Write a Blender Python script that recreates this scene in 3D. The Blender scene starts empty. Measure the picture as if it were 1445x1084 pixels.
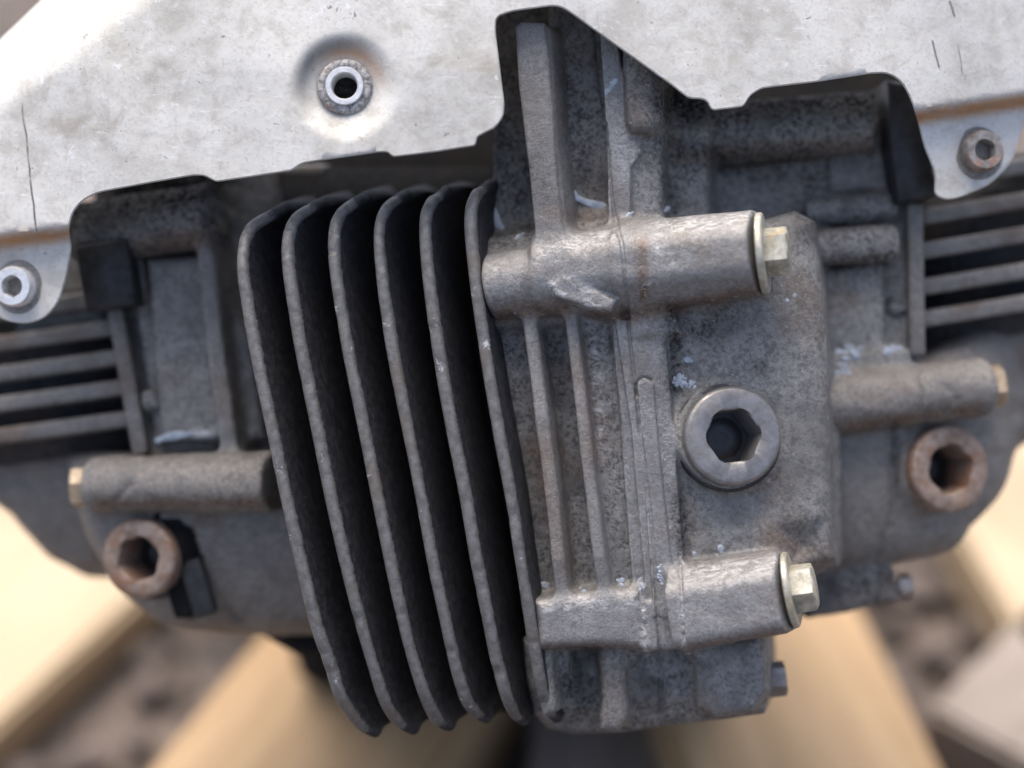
import bpy, bmesh, math, random
import numpy as np
from mathutils import Vector, Matrix
from mathutils.geometry import delaunay_2d_cdt

random.seed(4); np.random.seed(4)
R = math.radians
scene = bpy.context.scene
col = scene.collection

# ------------------------------------------------------------------ camera, sky, sun
PITCH = R(35.0)          # the camera looks down at the engine
SP, CP = math.sin(PITCH), math.cos(PITCH)
D = 400.0                # mm from lens to the sharp plane
PXMM = 6.0               # photo pixels per mm on the sharp plane
HC = 0.245               # height of the picture centre over the ground, m

def V2W(v):
    """view-aligned millimetres (x right, y up, z to the camera) -> world metres"""
    x, y, z = v[0], v[1], v[2]
    return Vector((x, y*SP - z*CP, y*CP + z*SP))/1000 + Vector((0, 0, HC))

cam_d = bpy.data.cameras.new('camera')
cam = bpy.data.objects.new('camera', cam_d); col.objects.link(cam)
cam.location = V2W((0, 0, D))
cam.rotation_euler = (math.pi/2 - PITCH, 0, 0)
cam_d.sensor_width = 36.0
cam_d.lens = 36.0*D*PXMM/1445.0
cam_d.clip_start = 0.01; cam_d.clip_end = 200
cam_d.dof.use_dof = True
cam_d.dof.focus_distance = (D + 2.5)/1000
cam_d.dof.aperture_fstop = 3.15
scene.camera = cam

SUN_EL, SUN_AZ = R(70), R(-22)      # azimuth measured from +Y (away from camera) towards +X
world = bpy.data.worlds.new('World'); scene.world = world; world.use_nodes = True
wn = world.node_tree.nodes; wl = world.node_tree.links
sky = wn.new('ShaderNodeTexSky'); sky.sky_type = 'NISHITA'; sky.sun_disc = False
sky.sun_elevation = SUN_EL; sky.sun_rotation = SUN_AZ
sky.air_density = 0.65; sky.dust_density = 4.5; sky.ozone_density = 0.4
wl.new(sky.outputs[0], wn['Background'].inputs[0])
wn['Background'].inputs[1].default_value = 0.145

sun_d = bpy.data.lights.new('sun', 'SUN'); sun_d.energy = 1.2; sun_d.angle = R(50); sun_d.color = (1, 0.96, 0.90)
sun = bpy.data.objects.new('sun', sun_d); col.objects.link(sun)
sdir = Vector((math.cos(SUN_EL)*math.sin(SUN_AZ), math.cos(SUN_EL)*math.cos(SUN_AZ), math.sin(SUN_EL)))
sun.rotation_euler = sdir.to_track_quat('Z', 'Y').to_euler()
sun.location = sdir*3

scene.view_settings.view_transform = 'Standard'; scene.view_settings.look = 'None'
scene.view_settings.gamma = 1; scene.view_settings.use_curve_mapping = False
scene.view_settings.exposure = 1.34
scene.render.engine = 'CYCLES'
scene.cycles.max_bounces = 6
scene.cycles.use_denoising = True

# ------------------------------------------------------------------ materials
BASE = Vector((0, 0.10, 0.0))
def SHP(px, py):
    w = 5.5 - (4.2e-5 if px < 640 else 3.0e-5)*(px - 640)**2; k = (D - w)/D/PXMM
    return ((px - 722.5)*k, (542 - py)*k, w)
SCR = [((30, 140), (54, 340), .34, (.07, .06, .05)), ((1316, 55), (1326, 100), .35, (.14, .13, .12)), ((1352, 60), (1360, 110), .3, (.2, .18, .16)), ((1340, 0), (1348, 26), .4, (.15, .14, .13)),
       ((60, 120), (58, 95), .4, (.75, .75, .75)), ]
class NT:
    def __init__(s, name):
        s.m = bpy.data.materials.new(name); s.m.use_nodes = True
        s.n = s.m.node_tree.nodes; s.l = s.m.node_tree.links
        s.b = s.n['Principled BSDF']
        s.tc = s.n.new('ShaderNodeTexCoord').outputs['Object']
    def put(s, sock, v):
        if hasattr(v, 'is_linked') or hasattr(v, 'links'): s.l.new(v, sock)
        elif isinstance(v, (tuple, list)): sock.default_value = (*v, 1) if len(v) == 3 and len(sock.default_value) == 4 else v
        else: sock.default_value = v
    def noise(s, scale, detail=4, rough=0.55, dist=0.0, off=(0, 0, 0), stretch=(1, 1, 1), rot=(0, 0, 0)):
        mp = s.n.new('ShaderNodeMapping'); mp.inputs['Location'].default_value = off
        mp.inputs['Scale'].default_value = stretch; mp.inputs['Rotation'].default_value = rot
        s.l.new(s.tc, mp.inputs['Vector'])
        t = s.n.new('ShaderNodeTexNoise'); s.l.new(mp.outputs[0], t.inputs['Vector'])
        t.inputs['Scale'].default_value = scale; t.inputs['Detail'].default_value = detail
        t.inputs['Roughness'].default_value = rough; t.inputs['Distortion'].default_value = dist
        return t.outputs['Fac']
    def voro(s, scale, feature='F1', rnd=1.0):
        t = s.n.new('ShaderNodeTexVoronoi'); t.feature = feature
        s.l.new(s.tc, t.inputs['Vector']); t.inputs['Scale'].default_value = scale
        t.inputs['Randomness'].default_value = rnd
        return t.outputs['Distance']
    def ramp(s, v, lo, hi, a=0.0, b=1.0):
        t = s.n.new('ShaderNodeMapRange'); t.interpolation_type = 'SMOOTHSTEP'
        s.put(t.inputs['Value'], v)
        for k, x in zip(('From Min', 'From Max', 'To Min', 'To Max'), (lo, hi, a, b)): t.inputs[k].default_value = x
        return t.outputs[0]
    def mul(s, a, b, op='MULTIPLY'):
        t = s.n.new('ShaderNodeMath'); t.operation = op
        s.put(t.inputs[0], a); s.put(t.inputs[1], b); return t.outputs[0]
    def mix(s, f, a, b):
        t = s.n.new('ShaderNodeMix'); t.data_type = 'RGBA'
        s.put(t.inputs[0], f); s.put(t.inputs[6], a); s.put(t.inputs[7], b); return t.outputs[2]
    def bump(s, h, strength, dist, prev=None):
        t = s.n.new('ShaderNodeBump'); s.put(t.inputs['Height'], h)
        t.inputs['Strength'].default_value = strength; t.inputs['Distance'].default_value = dist
        if prev is not None: s.l.new(prev, t.inputs['Normal'])
        return t.outputs[0]
    def attr(s, name):
        t = s.n.new('ShaderNodeAttribute'); t.attribute_name = name; return t.outputs['Fac']
    def point(s):
        return s.n.new('ShaderNodeNewGeometry').outputs['Pointiness']
    def vm(s, op, a, b):
        t = s.n.new('ShaderNodeVectorMath'); t.operation = op
        for k, v in ((0, a), (1, b)):
            if hasattr(v, 'links'): s.l.new(v, t.inputs[k])
            elif v is not None: t.inputs[k].default_value = v
        return t
    def line(s, x0, y0, x1, y1, wd):
        """mask of a thin scratch on the sheet between two places"""
        a = V2W(SHP(x0, y0)) - BASE; b = V2W(SHP(x1, y1)) - BASE; u = (b - a); L = u.length; u = u/L
        w = s.vm('SUBTRACT', s.tc, tuple(a)).outputs[0]
        wob = s.noise(120, 2)
        tp = s.vm('DOT_PRODUCT', w, tuple(u)).outputs['Value']
        side = (V2W((0, 0, 1)) - V2W((0, 0, 0))).normalized().cross(u)
        pr = s.vm('DOT_PRODUCT', w, tuple(side)).outputs['Value']
        pr = s.mul(pr, s.mul(s.mul(wob, .5, 'SUBTRACT'), .0012), 'ADD')
        m = s.ramp(s.mul(pr, 0, 'ABSOLUTE'), wd*.5/1000, wd/1000, 1, 0)
        return s.mul(m, s.mul(s.ramp(tp, 0, L*.08), s.ramp(tp, L*.85, L, 1, 0)))
    def out(s, color, rough=0.5, metal=0.0, normal=None, **kw):
        s.put(s.b.inputs['Base Color'], color); s.put(s.b.inputs['Roughness'], rough); s.put(s.b.inputs['Metallic'], metal)
        if normal is not None: s.l.new(normal, s.b.inputs['Normal'])
        for k, v in kw.items(): s.put(s.b.inputs[k], v)
        return s.m

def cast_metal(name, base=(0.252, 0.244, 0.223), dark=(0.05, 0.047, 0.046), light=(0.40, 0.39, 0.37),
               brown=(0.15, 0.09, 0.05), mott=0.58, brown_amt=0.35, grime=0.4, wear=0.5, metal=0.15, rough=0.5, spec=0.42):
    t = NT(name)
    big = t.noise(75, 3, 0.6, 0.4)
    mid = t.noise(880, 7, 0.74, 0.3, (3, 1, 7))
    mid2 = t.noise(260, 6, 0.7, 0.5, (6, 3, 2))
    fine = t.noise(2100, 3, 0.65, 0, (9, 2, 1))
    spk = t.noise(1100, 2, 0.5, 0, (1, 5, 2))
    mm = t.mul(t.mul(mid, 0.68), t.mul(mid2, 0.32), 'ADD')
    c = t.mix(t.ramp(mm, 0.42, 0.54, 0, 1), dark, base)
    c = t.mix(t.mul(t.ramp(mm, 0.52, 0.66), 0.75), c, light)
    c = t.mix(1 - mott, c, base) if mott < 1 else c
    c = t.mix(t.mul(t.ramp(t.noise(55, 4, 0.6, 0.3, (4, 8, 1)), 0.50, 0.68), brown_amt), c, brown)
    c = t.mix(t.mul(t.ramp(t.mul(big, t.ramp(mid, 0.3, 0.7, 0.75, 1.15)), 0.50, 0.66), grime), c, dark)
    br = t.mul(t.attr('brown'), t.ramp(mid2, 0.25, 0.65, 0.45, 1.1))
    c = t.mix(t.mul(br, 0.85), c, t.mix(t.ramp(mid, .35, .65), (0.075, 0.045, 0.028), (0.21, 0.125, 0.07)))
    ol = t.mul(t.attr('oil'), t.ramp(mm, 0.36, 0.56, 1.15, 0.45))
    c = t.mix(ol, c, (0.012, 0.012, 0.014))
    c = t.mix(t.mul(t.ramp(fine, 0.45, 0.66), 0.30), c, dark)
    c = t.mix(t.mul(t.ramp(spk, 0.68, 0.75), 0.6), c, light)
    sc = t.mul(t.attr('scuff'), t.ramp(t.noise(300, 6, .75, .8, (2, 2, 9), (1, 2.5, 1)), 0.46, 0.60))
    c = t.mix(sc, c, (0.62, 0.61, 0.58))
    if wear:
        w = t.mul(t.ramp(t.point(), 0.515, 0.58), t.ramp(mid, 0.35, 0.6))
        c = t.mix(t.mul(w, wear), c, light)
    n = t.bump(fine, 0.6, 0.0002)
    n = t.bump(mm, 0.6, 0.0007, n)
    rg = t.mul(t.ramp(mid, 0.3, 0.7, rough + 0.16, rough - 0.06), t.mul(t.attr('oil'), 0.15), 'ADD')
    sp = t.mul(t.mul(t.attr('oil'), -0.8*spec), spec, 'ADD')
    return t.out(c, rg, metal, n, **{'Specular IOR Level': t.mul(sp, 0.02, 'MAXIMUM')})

M = {}
M['cast'] = cast_metal('grimy_cast_aluminium')
M['cast_clean'] = cast_metal('rubbed_cast_aluminium', base=(0.285, 0.279, 0.265), dark=(0.10, 0.092, 0.085), light=(0.46, 0.46, 0.45), mott=0.45, grime=0.25, brown_amt=0.25, wear=0.7, rough=0.42, metal=0.35)
M['cast_dirty'] = cast_metal('oily_cast_aluminium', base=(0.23, 0.223, 0.205), light=(0.38, 0.365, 0.35), mott=0.85, grime=0.5, brown_amt=0.3, wear=0.3, rough=0.46)
M['cast_side'] = cast_metal('weathered_cast_aluminium', base=(0.255, 0.234, 0.204), light=(0.34, 0.32, 0.29), mott=0.4, grime=0.3, brown_amt=0.55, wear=0.4)
M['cast_rib'] = cast_metal('sandy_cast_aluminium', base=(0.24, 0.229, 0.213), light=(0.36, 0.345, 0.32), dark=(0.07, 0.066, 0.062), mott=0.35, grime=0.2, brown_amt=0.3, wear=0.3)
M['shade_black'] = cast_metal('shade_blackened_metal', base=(0.013, 0.013, 0.014), dark=(0.006, 0.006, 0.007), light=(0.03, 0.03, 0.03), brown=(0.02, 0.015, 0.012), wear=0, metal=0.0, rough=0.75, spec=0.12)  # near-black base colour carries the deep shade behind fins and shield

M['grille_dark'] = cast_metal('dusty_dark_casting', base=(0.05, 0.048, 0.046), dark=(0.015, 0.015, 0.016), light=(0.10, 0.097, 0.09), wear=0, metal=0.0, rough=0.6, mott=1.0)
def fin_mat():
    t = NT('fin_with_shade_painted_sides')
    mid = t.noise(500, 5, 0.65, 0.2); fine = t.noise(2000, 3, 0.6); spk = t.noise(900, 2, 0.5, 0, (4, 4, 4))
    edge_tone = t.mul(t.attr('edge_tone'), t.mul(t.ramp(fine, 0.3, 0.7, -0.07, 0.07), t.ramp(mid, .3, .7, -0.06, .06), 'ADD'), 'ADD')
    m = t.ramp(edge_tone, 0.40, 0.62)
    black = t.mix(t.ramp(mid, 0.35, 0.7), (0.022, 0.022, 0.024), (0.052, 0.051, 0.054))  # fin sides coloured dark for the shadow in the gaps
    black = t.mix(t.mul(t.ramp(spk, 0.70, 0.74), 0.5), black, (0.15, 0.15, 0.16))
    metal = t.mix(t.ramp(mid, 0.3, 0.68), (0.115, 0.108, 0.099), (0.205, 0.197, 0.184))
    metal = t.mix(t.mul(t.ramp(fine, 0.45, 0.7), 0.4), metal, (0.07, 0.065, 0.06))
    metal = t.mix(t.mul(t.ramp(t.noise(60, 4, .6, .2, (7, 7, 2)), 0.56, 0.66), 0.4), metal, (0.17, 0.13, 0.09))
    metal = t.mix(t.mul(t.ramp(t.noise(160, 5, .7, .2, (2, 7, 2)), 0.625, 0.68), 0.8), metal, (0.55, 0.55, 0.54))
    n = t.bump(fine, 0.6, 0.0002); n = t.bump(mid, 0.12, 0.0004, n)
    return t.out(t.mix(m, black, metal), t.ramp(m, 0, 1, 0.6, 0.5), t.mul(m, 0.3), n, **{'Specular IOR Level': t.ramp(m, 0, 1, 0.2, 0.45)})
M['fin'] = fin_mat()

def shield_mat():
    t = NT('oxidised_aluminium_sheet')
    big = t.noise(28, 4, 0.6, 0.5); mid = t.noise(160, 6, 0.65, 0.4, (5, 1, 1)); fine = t.noise(1100, 3, 0.6)
    st = t.noise(220, 5, .7, .2, (2, 9, 4))
    c = t.mix(t.ramp(big, 0.35, 0.65), (0.51, 0.492, 0.435), (0.62, 0.604, 0.545))
    c = t.mix(t.mul(t.ramp(mid, 0.46, 0.70), 0.55), c, (0.68, 0.67, 0.62))
    c = t.mix(t.mul(t.ramp(mid, 0.50, 0.34), 0.48), c, (0.38, 0.355, 0.305))
    c = t.mix(t.mul(t.ramp(t.noise(35, 5, .65, .6, (8, 3, 3)), 0.60, 0.74), 0.55), c, (0.30, 0.25, 0.19))
    c = t.mix(t.mul(t.ramp(fine, 0.50, 0.68), 0.35), c, (0.36, 0.34, 0.31))
    c = t.mix(t.mul(t.ramp(t.noise(420, 4, .7, 0, (6, 6, 1)), 0.60, 0.72), .5), c, (0.76, 0.76, 0.75))
    # pinhole corrosion specks
    sp = t.mul(t.ramp(t.noise(620, 3, .55, .6, (4, 1, 4)), 0.665, 0.71), t.ramp(t.noise(90, 3, .6, 0, (1, 1, 6)), 0.44, 0.58))
    c = t.mix(t.mul(sp, 0.75), c, (0.16, 0.14, 0.12))
    sp2 = t.mul(t.ramp(t.noise(300, 4, .6, 1, (7, 1, 4)), 0.64, 0.68), t.ramp(t.noise(60, 3, .6, 0, (3, 1, 9)), 0.54, 0.60))
    c = t.mix(t.mul(sp2, 0.7), c, (0.75, 0.75, 0.74))
    # fine scratches
    sc = t.ramp(t.noise(70, 2, .5, 0, (0, 0, 2), (1, 14, 14), (0, 0, 0.5)), 0.70, 0.73)
    c = t.mix(t.mul(sc, 0.35), c, (0.8, 0.8, 0.8))
    # rust at the joggles and round the fixing
    rust = t.mul(t.attr('rust'), t.ramp(st, 0.25, 0.6, 0.55, 1.1))
    c = t.mix(rust, c, t.mix(t.ramp(st, .3, .7), (0.36, 0.17, 0.065), (0.54, 0.31, 0.15)))
    shade_black = t.mul(t.attr('dish_dark'), t.ramp(mid, 0.2, 0.6, 0.6, 1.05))
    c = t.mix(shade_black, c, (0.085, 0.082, 0.08))
    c = t.mix(t.mul(t.attr('scratch'), t.ramp(st, .35, .62, .2, 1)), c, (0.20, 0.175, 0.14))
    for (x0, y0), (x1, y1), wd, colr in SCR:
        c = t.mix(t.mul(t.line(x0, y0, x1, y1, wd), t.ramp(mid, .3, .55, .3, .9)), c, colr)
    n = t.bump(mid, 0.25, 0.0006); n = t.bump(fine, 0.25, 0.00015, n); n = t.bump(big, 0.3, 0.002, n)
    return t.out(c, t.ramp(mid, 0.3, 0.7, 0.68, 0.56), 0.06, n)
M['shield'] = shield_mat()

def metal_mat(name, c1, c2, rust=0.0, metal=0.8, rough=0.4, rustc=((0.25, 0.09, 0.03), (0.42, 0.2, 0.1)), bump=0.4, sc=350):
    t = NT(name)
    mid = t.noise(sc, 6, .65, .3); fine = t.noise(1800, 3, .6)
    c = t.mix(t.ramp(mid, .32, .68), c1, c2)
    r = t.mul(t.ramp(t.noise(150, 5, .7, .4, (3, 3, 3)), .62 - .25*rust, .74 - .25*rust), min(1, rust*1.6))
    c = t.mix(r, c, t.mix(t.ramp(fine, .3, .7), *rustc))
    n = t.bump(mid, bump, .0003); n = t.bump(fine, bump*.6, .00012, n)
    return t.out(c, t.ramp(mid, .3, .7, rough + .1, rough - .08), t.mul(t.mul(1.0, r, 'SUBTRACT'), metal), n)
M['steel'] = metal_mat('dull_steel', (0.20, 0.188, 0.174), (0.30, 0.285, 0.268), 0.12, 0.6, 0.42, rustc=((.16, .11, .08), (.22, .16, .11)))
M['black_steel'] = metal_mat('oily_black_steel', (0.018, 0.018, 0.02), (0.045, 0.042, 0.042), 0, 0.3, 0.3)
M['rusty'] = metal_mat('rusty_steel', (0.19, 0.125, 0.085), (0.33, 0.255, 0.20), 0.55, 0.25, 0.55, ((0.15, 0.07, 0.035), (0.28, 0.145, 0.08)))
M['zinc'] = metal_mat('yellow_passivated_zinc', (0.30, 0.28, 0.215), (0.54, 0.52, 0.43), 0.36, 0.4, 0.45, ((.38, .22, .06), (.5, .33, .12)))
M['zinc_dull'] = metal_mat('dull_yellow_zinc', (0.36, 0.265, 0.165), (0.52, 0.415, 0.29), 0.3, 0.35, 0.45, ((.36, .18, .06), (.5, .3, .12)))
M['white_zinc'] = metal_mat('pale_zinc', (0.62, 0.62, 0.60), (0.80, 0.80, 0.79), 0.2, 0.5, 0.4, ((.2, .17, .14), (.4, .3, .2)), 0.8)
M['void'] = metal_mat('near_black_socket_floor', (0.010, 0.010, 0.011), (0.022, 0.021, 0.021), 0, 0.0, 0.3)  # near-black floor of the hexagon socket
M['void'].node_tree.nodes['Principled BSDF'].inputs['Specular IOR Level'].default_value = 0.5
M['rubber'] = metal_mat('black_rubber', (0.012, 0.012, 0.013), (0.028, 0.028, 0.03), 0, 0, 0.6)
M['glint_skin'] = metal_mat('painted_sky_glint', (0.24, 0.27, 0.30), (0.44, 0.48, 0.52), 0, 0.0, 0.16, bump=0.3)

def wood_mat(name, c1, c2, ang):
    t = NT(name)
    g = t.noise(45, 5, .6, .6, (0, 0, 0), (0.12, 1, 1), (0, 0, ang)); f = t.noise(260, 4, .6, 0, (2, 2, 2), (0.08, 1, 1), (0, 0, ang))
    c = t.mix(t.ramp(g, .3, .7), c1, c2); c = t.mix(t.mul(t.ramp(f, .5, .75), .4), c, tuple(x*.6 for x in c1))
    c = t.mix(t.mul(t.ramp(t.noise(18, 3), .55, .7), .35), c, tuple(x*.55 for x in c1))
    return t.out(c, .65, 0, t.bump(f, .3, .0008))
M['wood_pale'] = wood_mat('pale_sawn_wood', (0.39, 0.295, 0.18), (0.47, 0.37, 0.245), 0.6)
M['wood_tan'] = wood_mat('tan_sawn_wood', (0.38, 0.24, 0.11), (0.50, 0.335, 0.175), 1.1)
M['wood_brown'] = wood_mat('brown_sawn_wood', (0.30, 0.19, 0.10), (0.44, 0.30, 0.18), 1.8)
def soil_mat():
    t = NT('dark_soil')
    a = t.noise(22, 6, .7, .6); b = t.noise(120, 5, .7)
    c = t.mix(t.ramp(a, .35, .65), (0.045, 0.038, 0.034), (0.15, 0.12, 0.10))
    c = t.mix(t.mul(t.ramp(b, .5, .7), .6), c, (0.20, 0.15, 0.12))
    return t.out(c, .85, 0, t.bump(b, .8, .004))
M['soil'] = soil_mat()
M['stone'] = metal_mat('pale_grey_stone', (0.20, 0.18, 0.165), (0.31, 0.28, 0.255), 0, 0, .8, sc=60)
M['chip'] = metal_mat('pale_wood_chip', (0.62, 0.50, 0.34), (0.74, 0.62, 0.45), 0, 0, .3, sc=60)

# ------------------------------------------------------------------ view helpers
def P(px, py, w=0.0):
    s = (D - w)/D/PXMM
    return np.array([(px - 722.5)*s, (542.0 - py)*s, w], dtype=float)
def unit(v):
    v = np.asarray(v, float); return v/np.linalg.norm(v)

def to_local(verts):
    v = np.asarray(verts, float)
    w = np.empty_like(v)
    w[:, 0] = v[:, 0]/1000 - BASE.x
    w[:, 1] = (v[:, 1]*SP - v[:, 2]*CP)/1000 - BASE.y
    w[:, 2] = (v[:, 1]*CP + v[:, 2]*SP)/1000 + HC - BASE.z
    return w
def dir_local(n):
    n = np.asarray(n, float)
    return np.stack([n[:, 0], n[:, 1]*SP - n[:, 2]*CP, n[:, 1]*CP + n[:, 2]*SP], 1)

engine = bpy.data.objects.new('engine', None); col.objects.link(engine)
engine.location = BASE
engine['label'] = 'grimy aluminium engine with tall cooling fins under a pale sheet heat shield'
engine['category'] = 'engine'

def part(name, verts, faces, mat, parent=None, smooth=True, normals=None, label=None, attrs=None, sharp=None):
    me = bpy.data.meshes.new(name)
    vl = to_local(verts)
    fs = faces.tolist() if isinstance(faces, np.ndarray) else faces
    me.from_pydata(vl.tolist(), [], fs)
    me.materials.append(M[mat] if isinstance(mat, str) else mat)
    if smooth:
        me.polygons.foreach_set('use_smooth', [True]*len(me.polygons))
        if sharp is not None: me.set_sharp_from_angle(angle=R(sharp))
    if attrs:
        for k, a in attrs.items():
            at = me.attributes.new(k, 'FLOAT', 'POINT'); at.data.foreach_set('value', np.asarray(a, dtype=np.float32))
    me.update()
    if normals is not None:
        me.normals_split_custom_set_from_vertices(dir_local(normals).tolist())
    o = bpy.data.objects.new(name, me); col.objects.link(o)
    o.parent = parent if parent is not None else engine
    if label: o['label'] = label
    return o

# ------------------------------------------------------------------ signed distance castings
def smin(a, b, k):
    h = np.maximum(k - np.abs(a - b), 0)/k
    return np.minimum(a, b) - h*h*k*0.25
def smax(a, b, k): return -smin(-a, -b, k)

def poly_sdf(pts, X, Y):
    d = np.full(X.shape, 1e9, np.float32); s = np.ones(X.shape, np.float32)
    n = len(pts)
    for i in range(n):
        a = pts[i]; b = pts[i - 1]
        ex, ey = b[0]-a[0], b[1]-a[1]; wx, wy = X-a[0], Y-a[1]
        t = np.clip((wx*ex + wy*ey)/(ex*ex + ey*ey + 1e-12), 0, 1)
        d = np.minimum(d, (wx-ex*t)**2 + (wy-ey*t)**2)
        c1 = Y >= a[1]; c2 = Y < b[1]; c3 = ex*wy > ey*wx
        flip = (c1 & c2 & c3) | (~c1 & ~c2 & ~c3)
        s = np.where(flip, -s, s)
    return s*np.sqrt(d)

class Field:
    """distance field in view millimetres, sheared so that 'straight back' leans by sh"""
    def __init__(f, lo, hi, h, sh):
        f.h, f.sh = h, sh
        f.x = np.arange(lo[0], hi[0], h, dtype=np.float32); f.y = np.arange(lo[1], hi[1], h, dtype=np.float32)
        f.z = np.arange(lo[2], hi[2], h, dtype=np.float32)
        f.F = np.full((len(f.x), len(f.y), len(f.z)), 8.0, np.float32)
        f.L = np.zeros(f.F.shape, np.uint8)
    def P(f, px, py, w):
        p = P(px, py, w); p[0] += f.sh*p[2]; return p
    def box(f, lo, hi, m):
        s = []
        for ax, a, b in ((f.x, lo[0], hi[0]), (f.y, lo[1], hi[1]), (f.z, lo[2], hi[2])):
            i = max(0, int(np.searchsorted(ax, a - m))); j = min(len(ax), int(np.searchsorted(ax, b + m)) + 1)
            s.append(slice(i, max(j, i)))
        return tuple(s)
    def grid(f, s):
        return f.x[s[0]][:, None, None], f.y[s[1]][None, :, None], f.z[s[2]][None, None, :]
    def add(f, d, s, label, k):
        a = f.F[s]; L = f.L[s]
        L[d < a] = label
        f.F[s] = smin(a, d, k)
    def cut(f, d, s, k, label=None):
        a = f.F[s]
        if label is not None:
            L = f.L[s]; L[-d > a] = label
        f.F[s] = smax(a, -d, k)
    # primitives
    def slab(f, pts, w, label, bottom=None, draft=0.06, ke=1.2, k=2.5, top=None, cut=False, wref=None, rnd=0.0):
        wr = w if wref is None else wref
        q = np.array([f.P(px, py, wr)[:2] + np.array([0, 0]) for px, py in pts])
        q[:, 0] -= 0
        zb = f.z[0] if bottom is None else bottom
        s = f.box((q[:, 0].min(), q[:, 1].min(), zb), (q[:, 0].max(), q[:, 1].max(), w + 6), k + 2.5 + ke)
        X, Y, Z = f.grid(s)
        d2 = poly_sdf(q, *np.broadcast_arrays(X[:, :, 0], Y[:, :, 0])) + rnd
        W = np.float32(w) if top is None else top(X[:, :, 0], Y[:, :, 0])[:, :, None]
        side = d2[:, :, None] - draft*(W - Z)
        d = smax(side, Z - W, ke)
        if bottom is not None: d = smax(d, bottom - Z, ke)
        d = (d - 0).astype(np.float32)
        f.cut(-d if False else d, s, k, label) if cut else f.add(d, s, label, k)
    def rib(f, pts, w, half, label, draft=0.07, ke=1.2, k=2.0, bottom=None, wend=None):
        """pts: (px, py, w) centre line; half: half width in mm"""
        q = np.array([f.P(*p) for p in pts])
        zb = f.z[0] if bottom is None else bottom
        s = f.box((q[:, 0].min()-half, q[:, 1].min()-half, zb), (q[:, 0].max()+half, q[:, 1].max()+half, q[:, 2].max()), k + 4)
        X, Y, Z = f.grid(s); X2, Y2 = X[:, :, 0], Y[:, :, 0]
        best = np.full(np.broadcast(X2, Y2).shape, 1e9, np.float32); W = np.zeros_like(best)
        for a, b in zip(q[:-1], q[1:]):
            ex, ey = b[0]-a[0], b[1]-a[1]
            t = np.clip(((X2-a[0])*ex + (Y2-a[1])*ey)/(ex*ex+ey*ey), 0, 1)
            dd = np.hypot(X2-a[0]-ex*t, Y2-a[1]-ey*t)
            m = dd < best
            best = np.where(m, dd, best); W = np.where(m, a[2] + (b[2]-a[2])*t, W)
        W = W[:, :, None]
        d = smax(best[:, :, None] - half - draft*(W - Z), Z - W, ke)
        if bottom is not None: d = smax(d, bottom - Z, ke)
        f.add(d.astype(np.float32), s, label, k)
    def cyl(f, a, b, ra, rb, label, k=2.5, ke=0.8, planes=None, kp=1.4, cut=False):
        a = f.P(*a); b = f.P(*b); r = max(ra, rb)
        s = f.box(np.minimum(a, b) - r, np.maximum(a, b) + r, k + 2)
        X, Y, Z = f.grid(s)
        u = b - a; Ln = np.linalg.norm(u); u = u/Ln
        e1 = unit(np.array([0, 1, 0]) - u*u[1]); e2 = np.cross(u, e1)
        if e2[2] < 0: e2 = -e2
        dx, dy, dz = X-a[0], Y-a[1], Z-a[2]
        t = dx*u[0] + dy*u[1] + dz*u[2]
        p1 = dx*e1[0] + dy*e1[1] + dz*e1[2]; p2 = dx*e2[0] + dy*e2[1] + dz*e2[2]
        rr = ra + (rb - ra)*np.clip(t/Ln, 0, 1)
        if planes is None: side = np.hypot(p1, p2) - rr
        else:
            side = None
            for ang, f_ in planes:
                c, s_ = math.cos(R(ang)), math.sin(R(ang))
                q = p1*s_ + p2*c - rr*f_
                side = q if side is None else smax(side, q, kp)
        d = smax(side, np.abs(t - Ln/2) - Ln/2, ke).astype(np.float32)
        f.cut(d, s, k, label) if cut else f.add(d, s, label, k)
    def groove(f, pts, r, k=0.5):
        q = np.array([f.P(*p) for p in pts])
        for a, b in zip(q[:-1], q[1:]):
            s = f.box(np.minimum(a, b) - r, np.maximum(a, b) + r, k + 1.5)
            X, Y, Z = f.grid(s); e = b - a
            t = np.clip(((X-a[0])*e[0] + (Y-a[1])*e[1] + (Z-a[2])*e[2])/(e@e), 0, 1)
            d = np.sqrt((X-a[0]-e[0]*t)**2 + (Y-a[1]-e[1]*t)**2 + (Z-a[2]-e[2]*t)**2) - r
            f.cut(d.astype(np.float32), s, k)
    def depth(f, px, py):
        """depth of the casting on the ray through a pixel"""
        ws = np.arange(f.z[-1], f.z[0], -f.h*0.5)
        for w in ws:
            p = f.P(px, py, w)
            i = [int(round((p[j] - ax[0])/f.h)) for j, ax in enumerate((f.x, f.y, f.z))]
            if all(0 <= i[j] < f.F.shape[j] for j in range(3)) and f.F[tuple(i)] < 0: return float(w)
        return None
    def mesh(f, smooth=1, noise=0.06):
        F = f.F
        F[0], F[-1], F[:, 0], F[:, -1], F[:, :, 0], F[:, :, -1] = (np.maximum(x, 0.3) for x in (F[0], F[-1], F[:, 0], F[:, -1], F[:, :, 0], F[:, :, -1]))
        S = F < 0
        n = [k - 1 for k in F.shape]
        cnt = np.zeros(n, np.uint8)
        for i in (0, 1):
            for j in (0, 1):
                for k in (0, 1): cnt += S[i:i+n[0], j:j+n[1], k:k+n[2]]
        act = (cnt > 0) & (cnt < 8)
        idx = np.full(n, -1, np.int32); c = np.argwhere(act)
        idx[act] = np.arange(len(c))
        acc = np.zeros((len(c), 3)); num = np.zeros(len(c))
        cor = [(i, j, k) for i in (0, 1) for j in (0, 1) for k in (0, 1)]
        vals = {o: F[c[:, 0]+o[0], c[:, 1]+o[1], c[:, 2]+o[2]] for o in cor}
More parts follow.
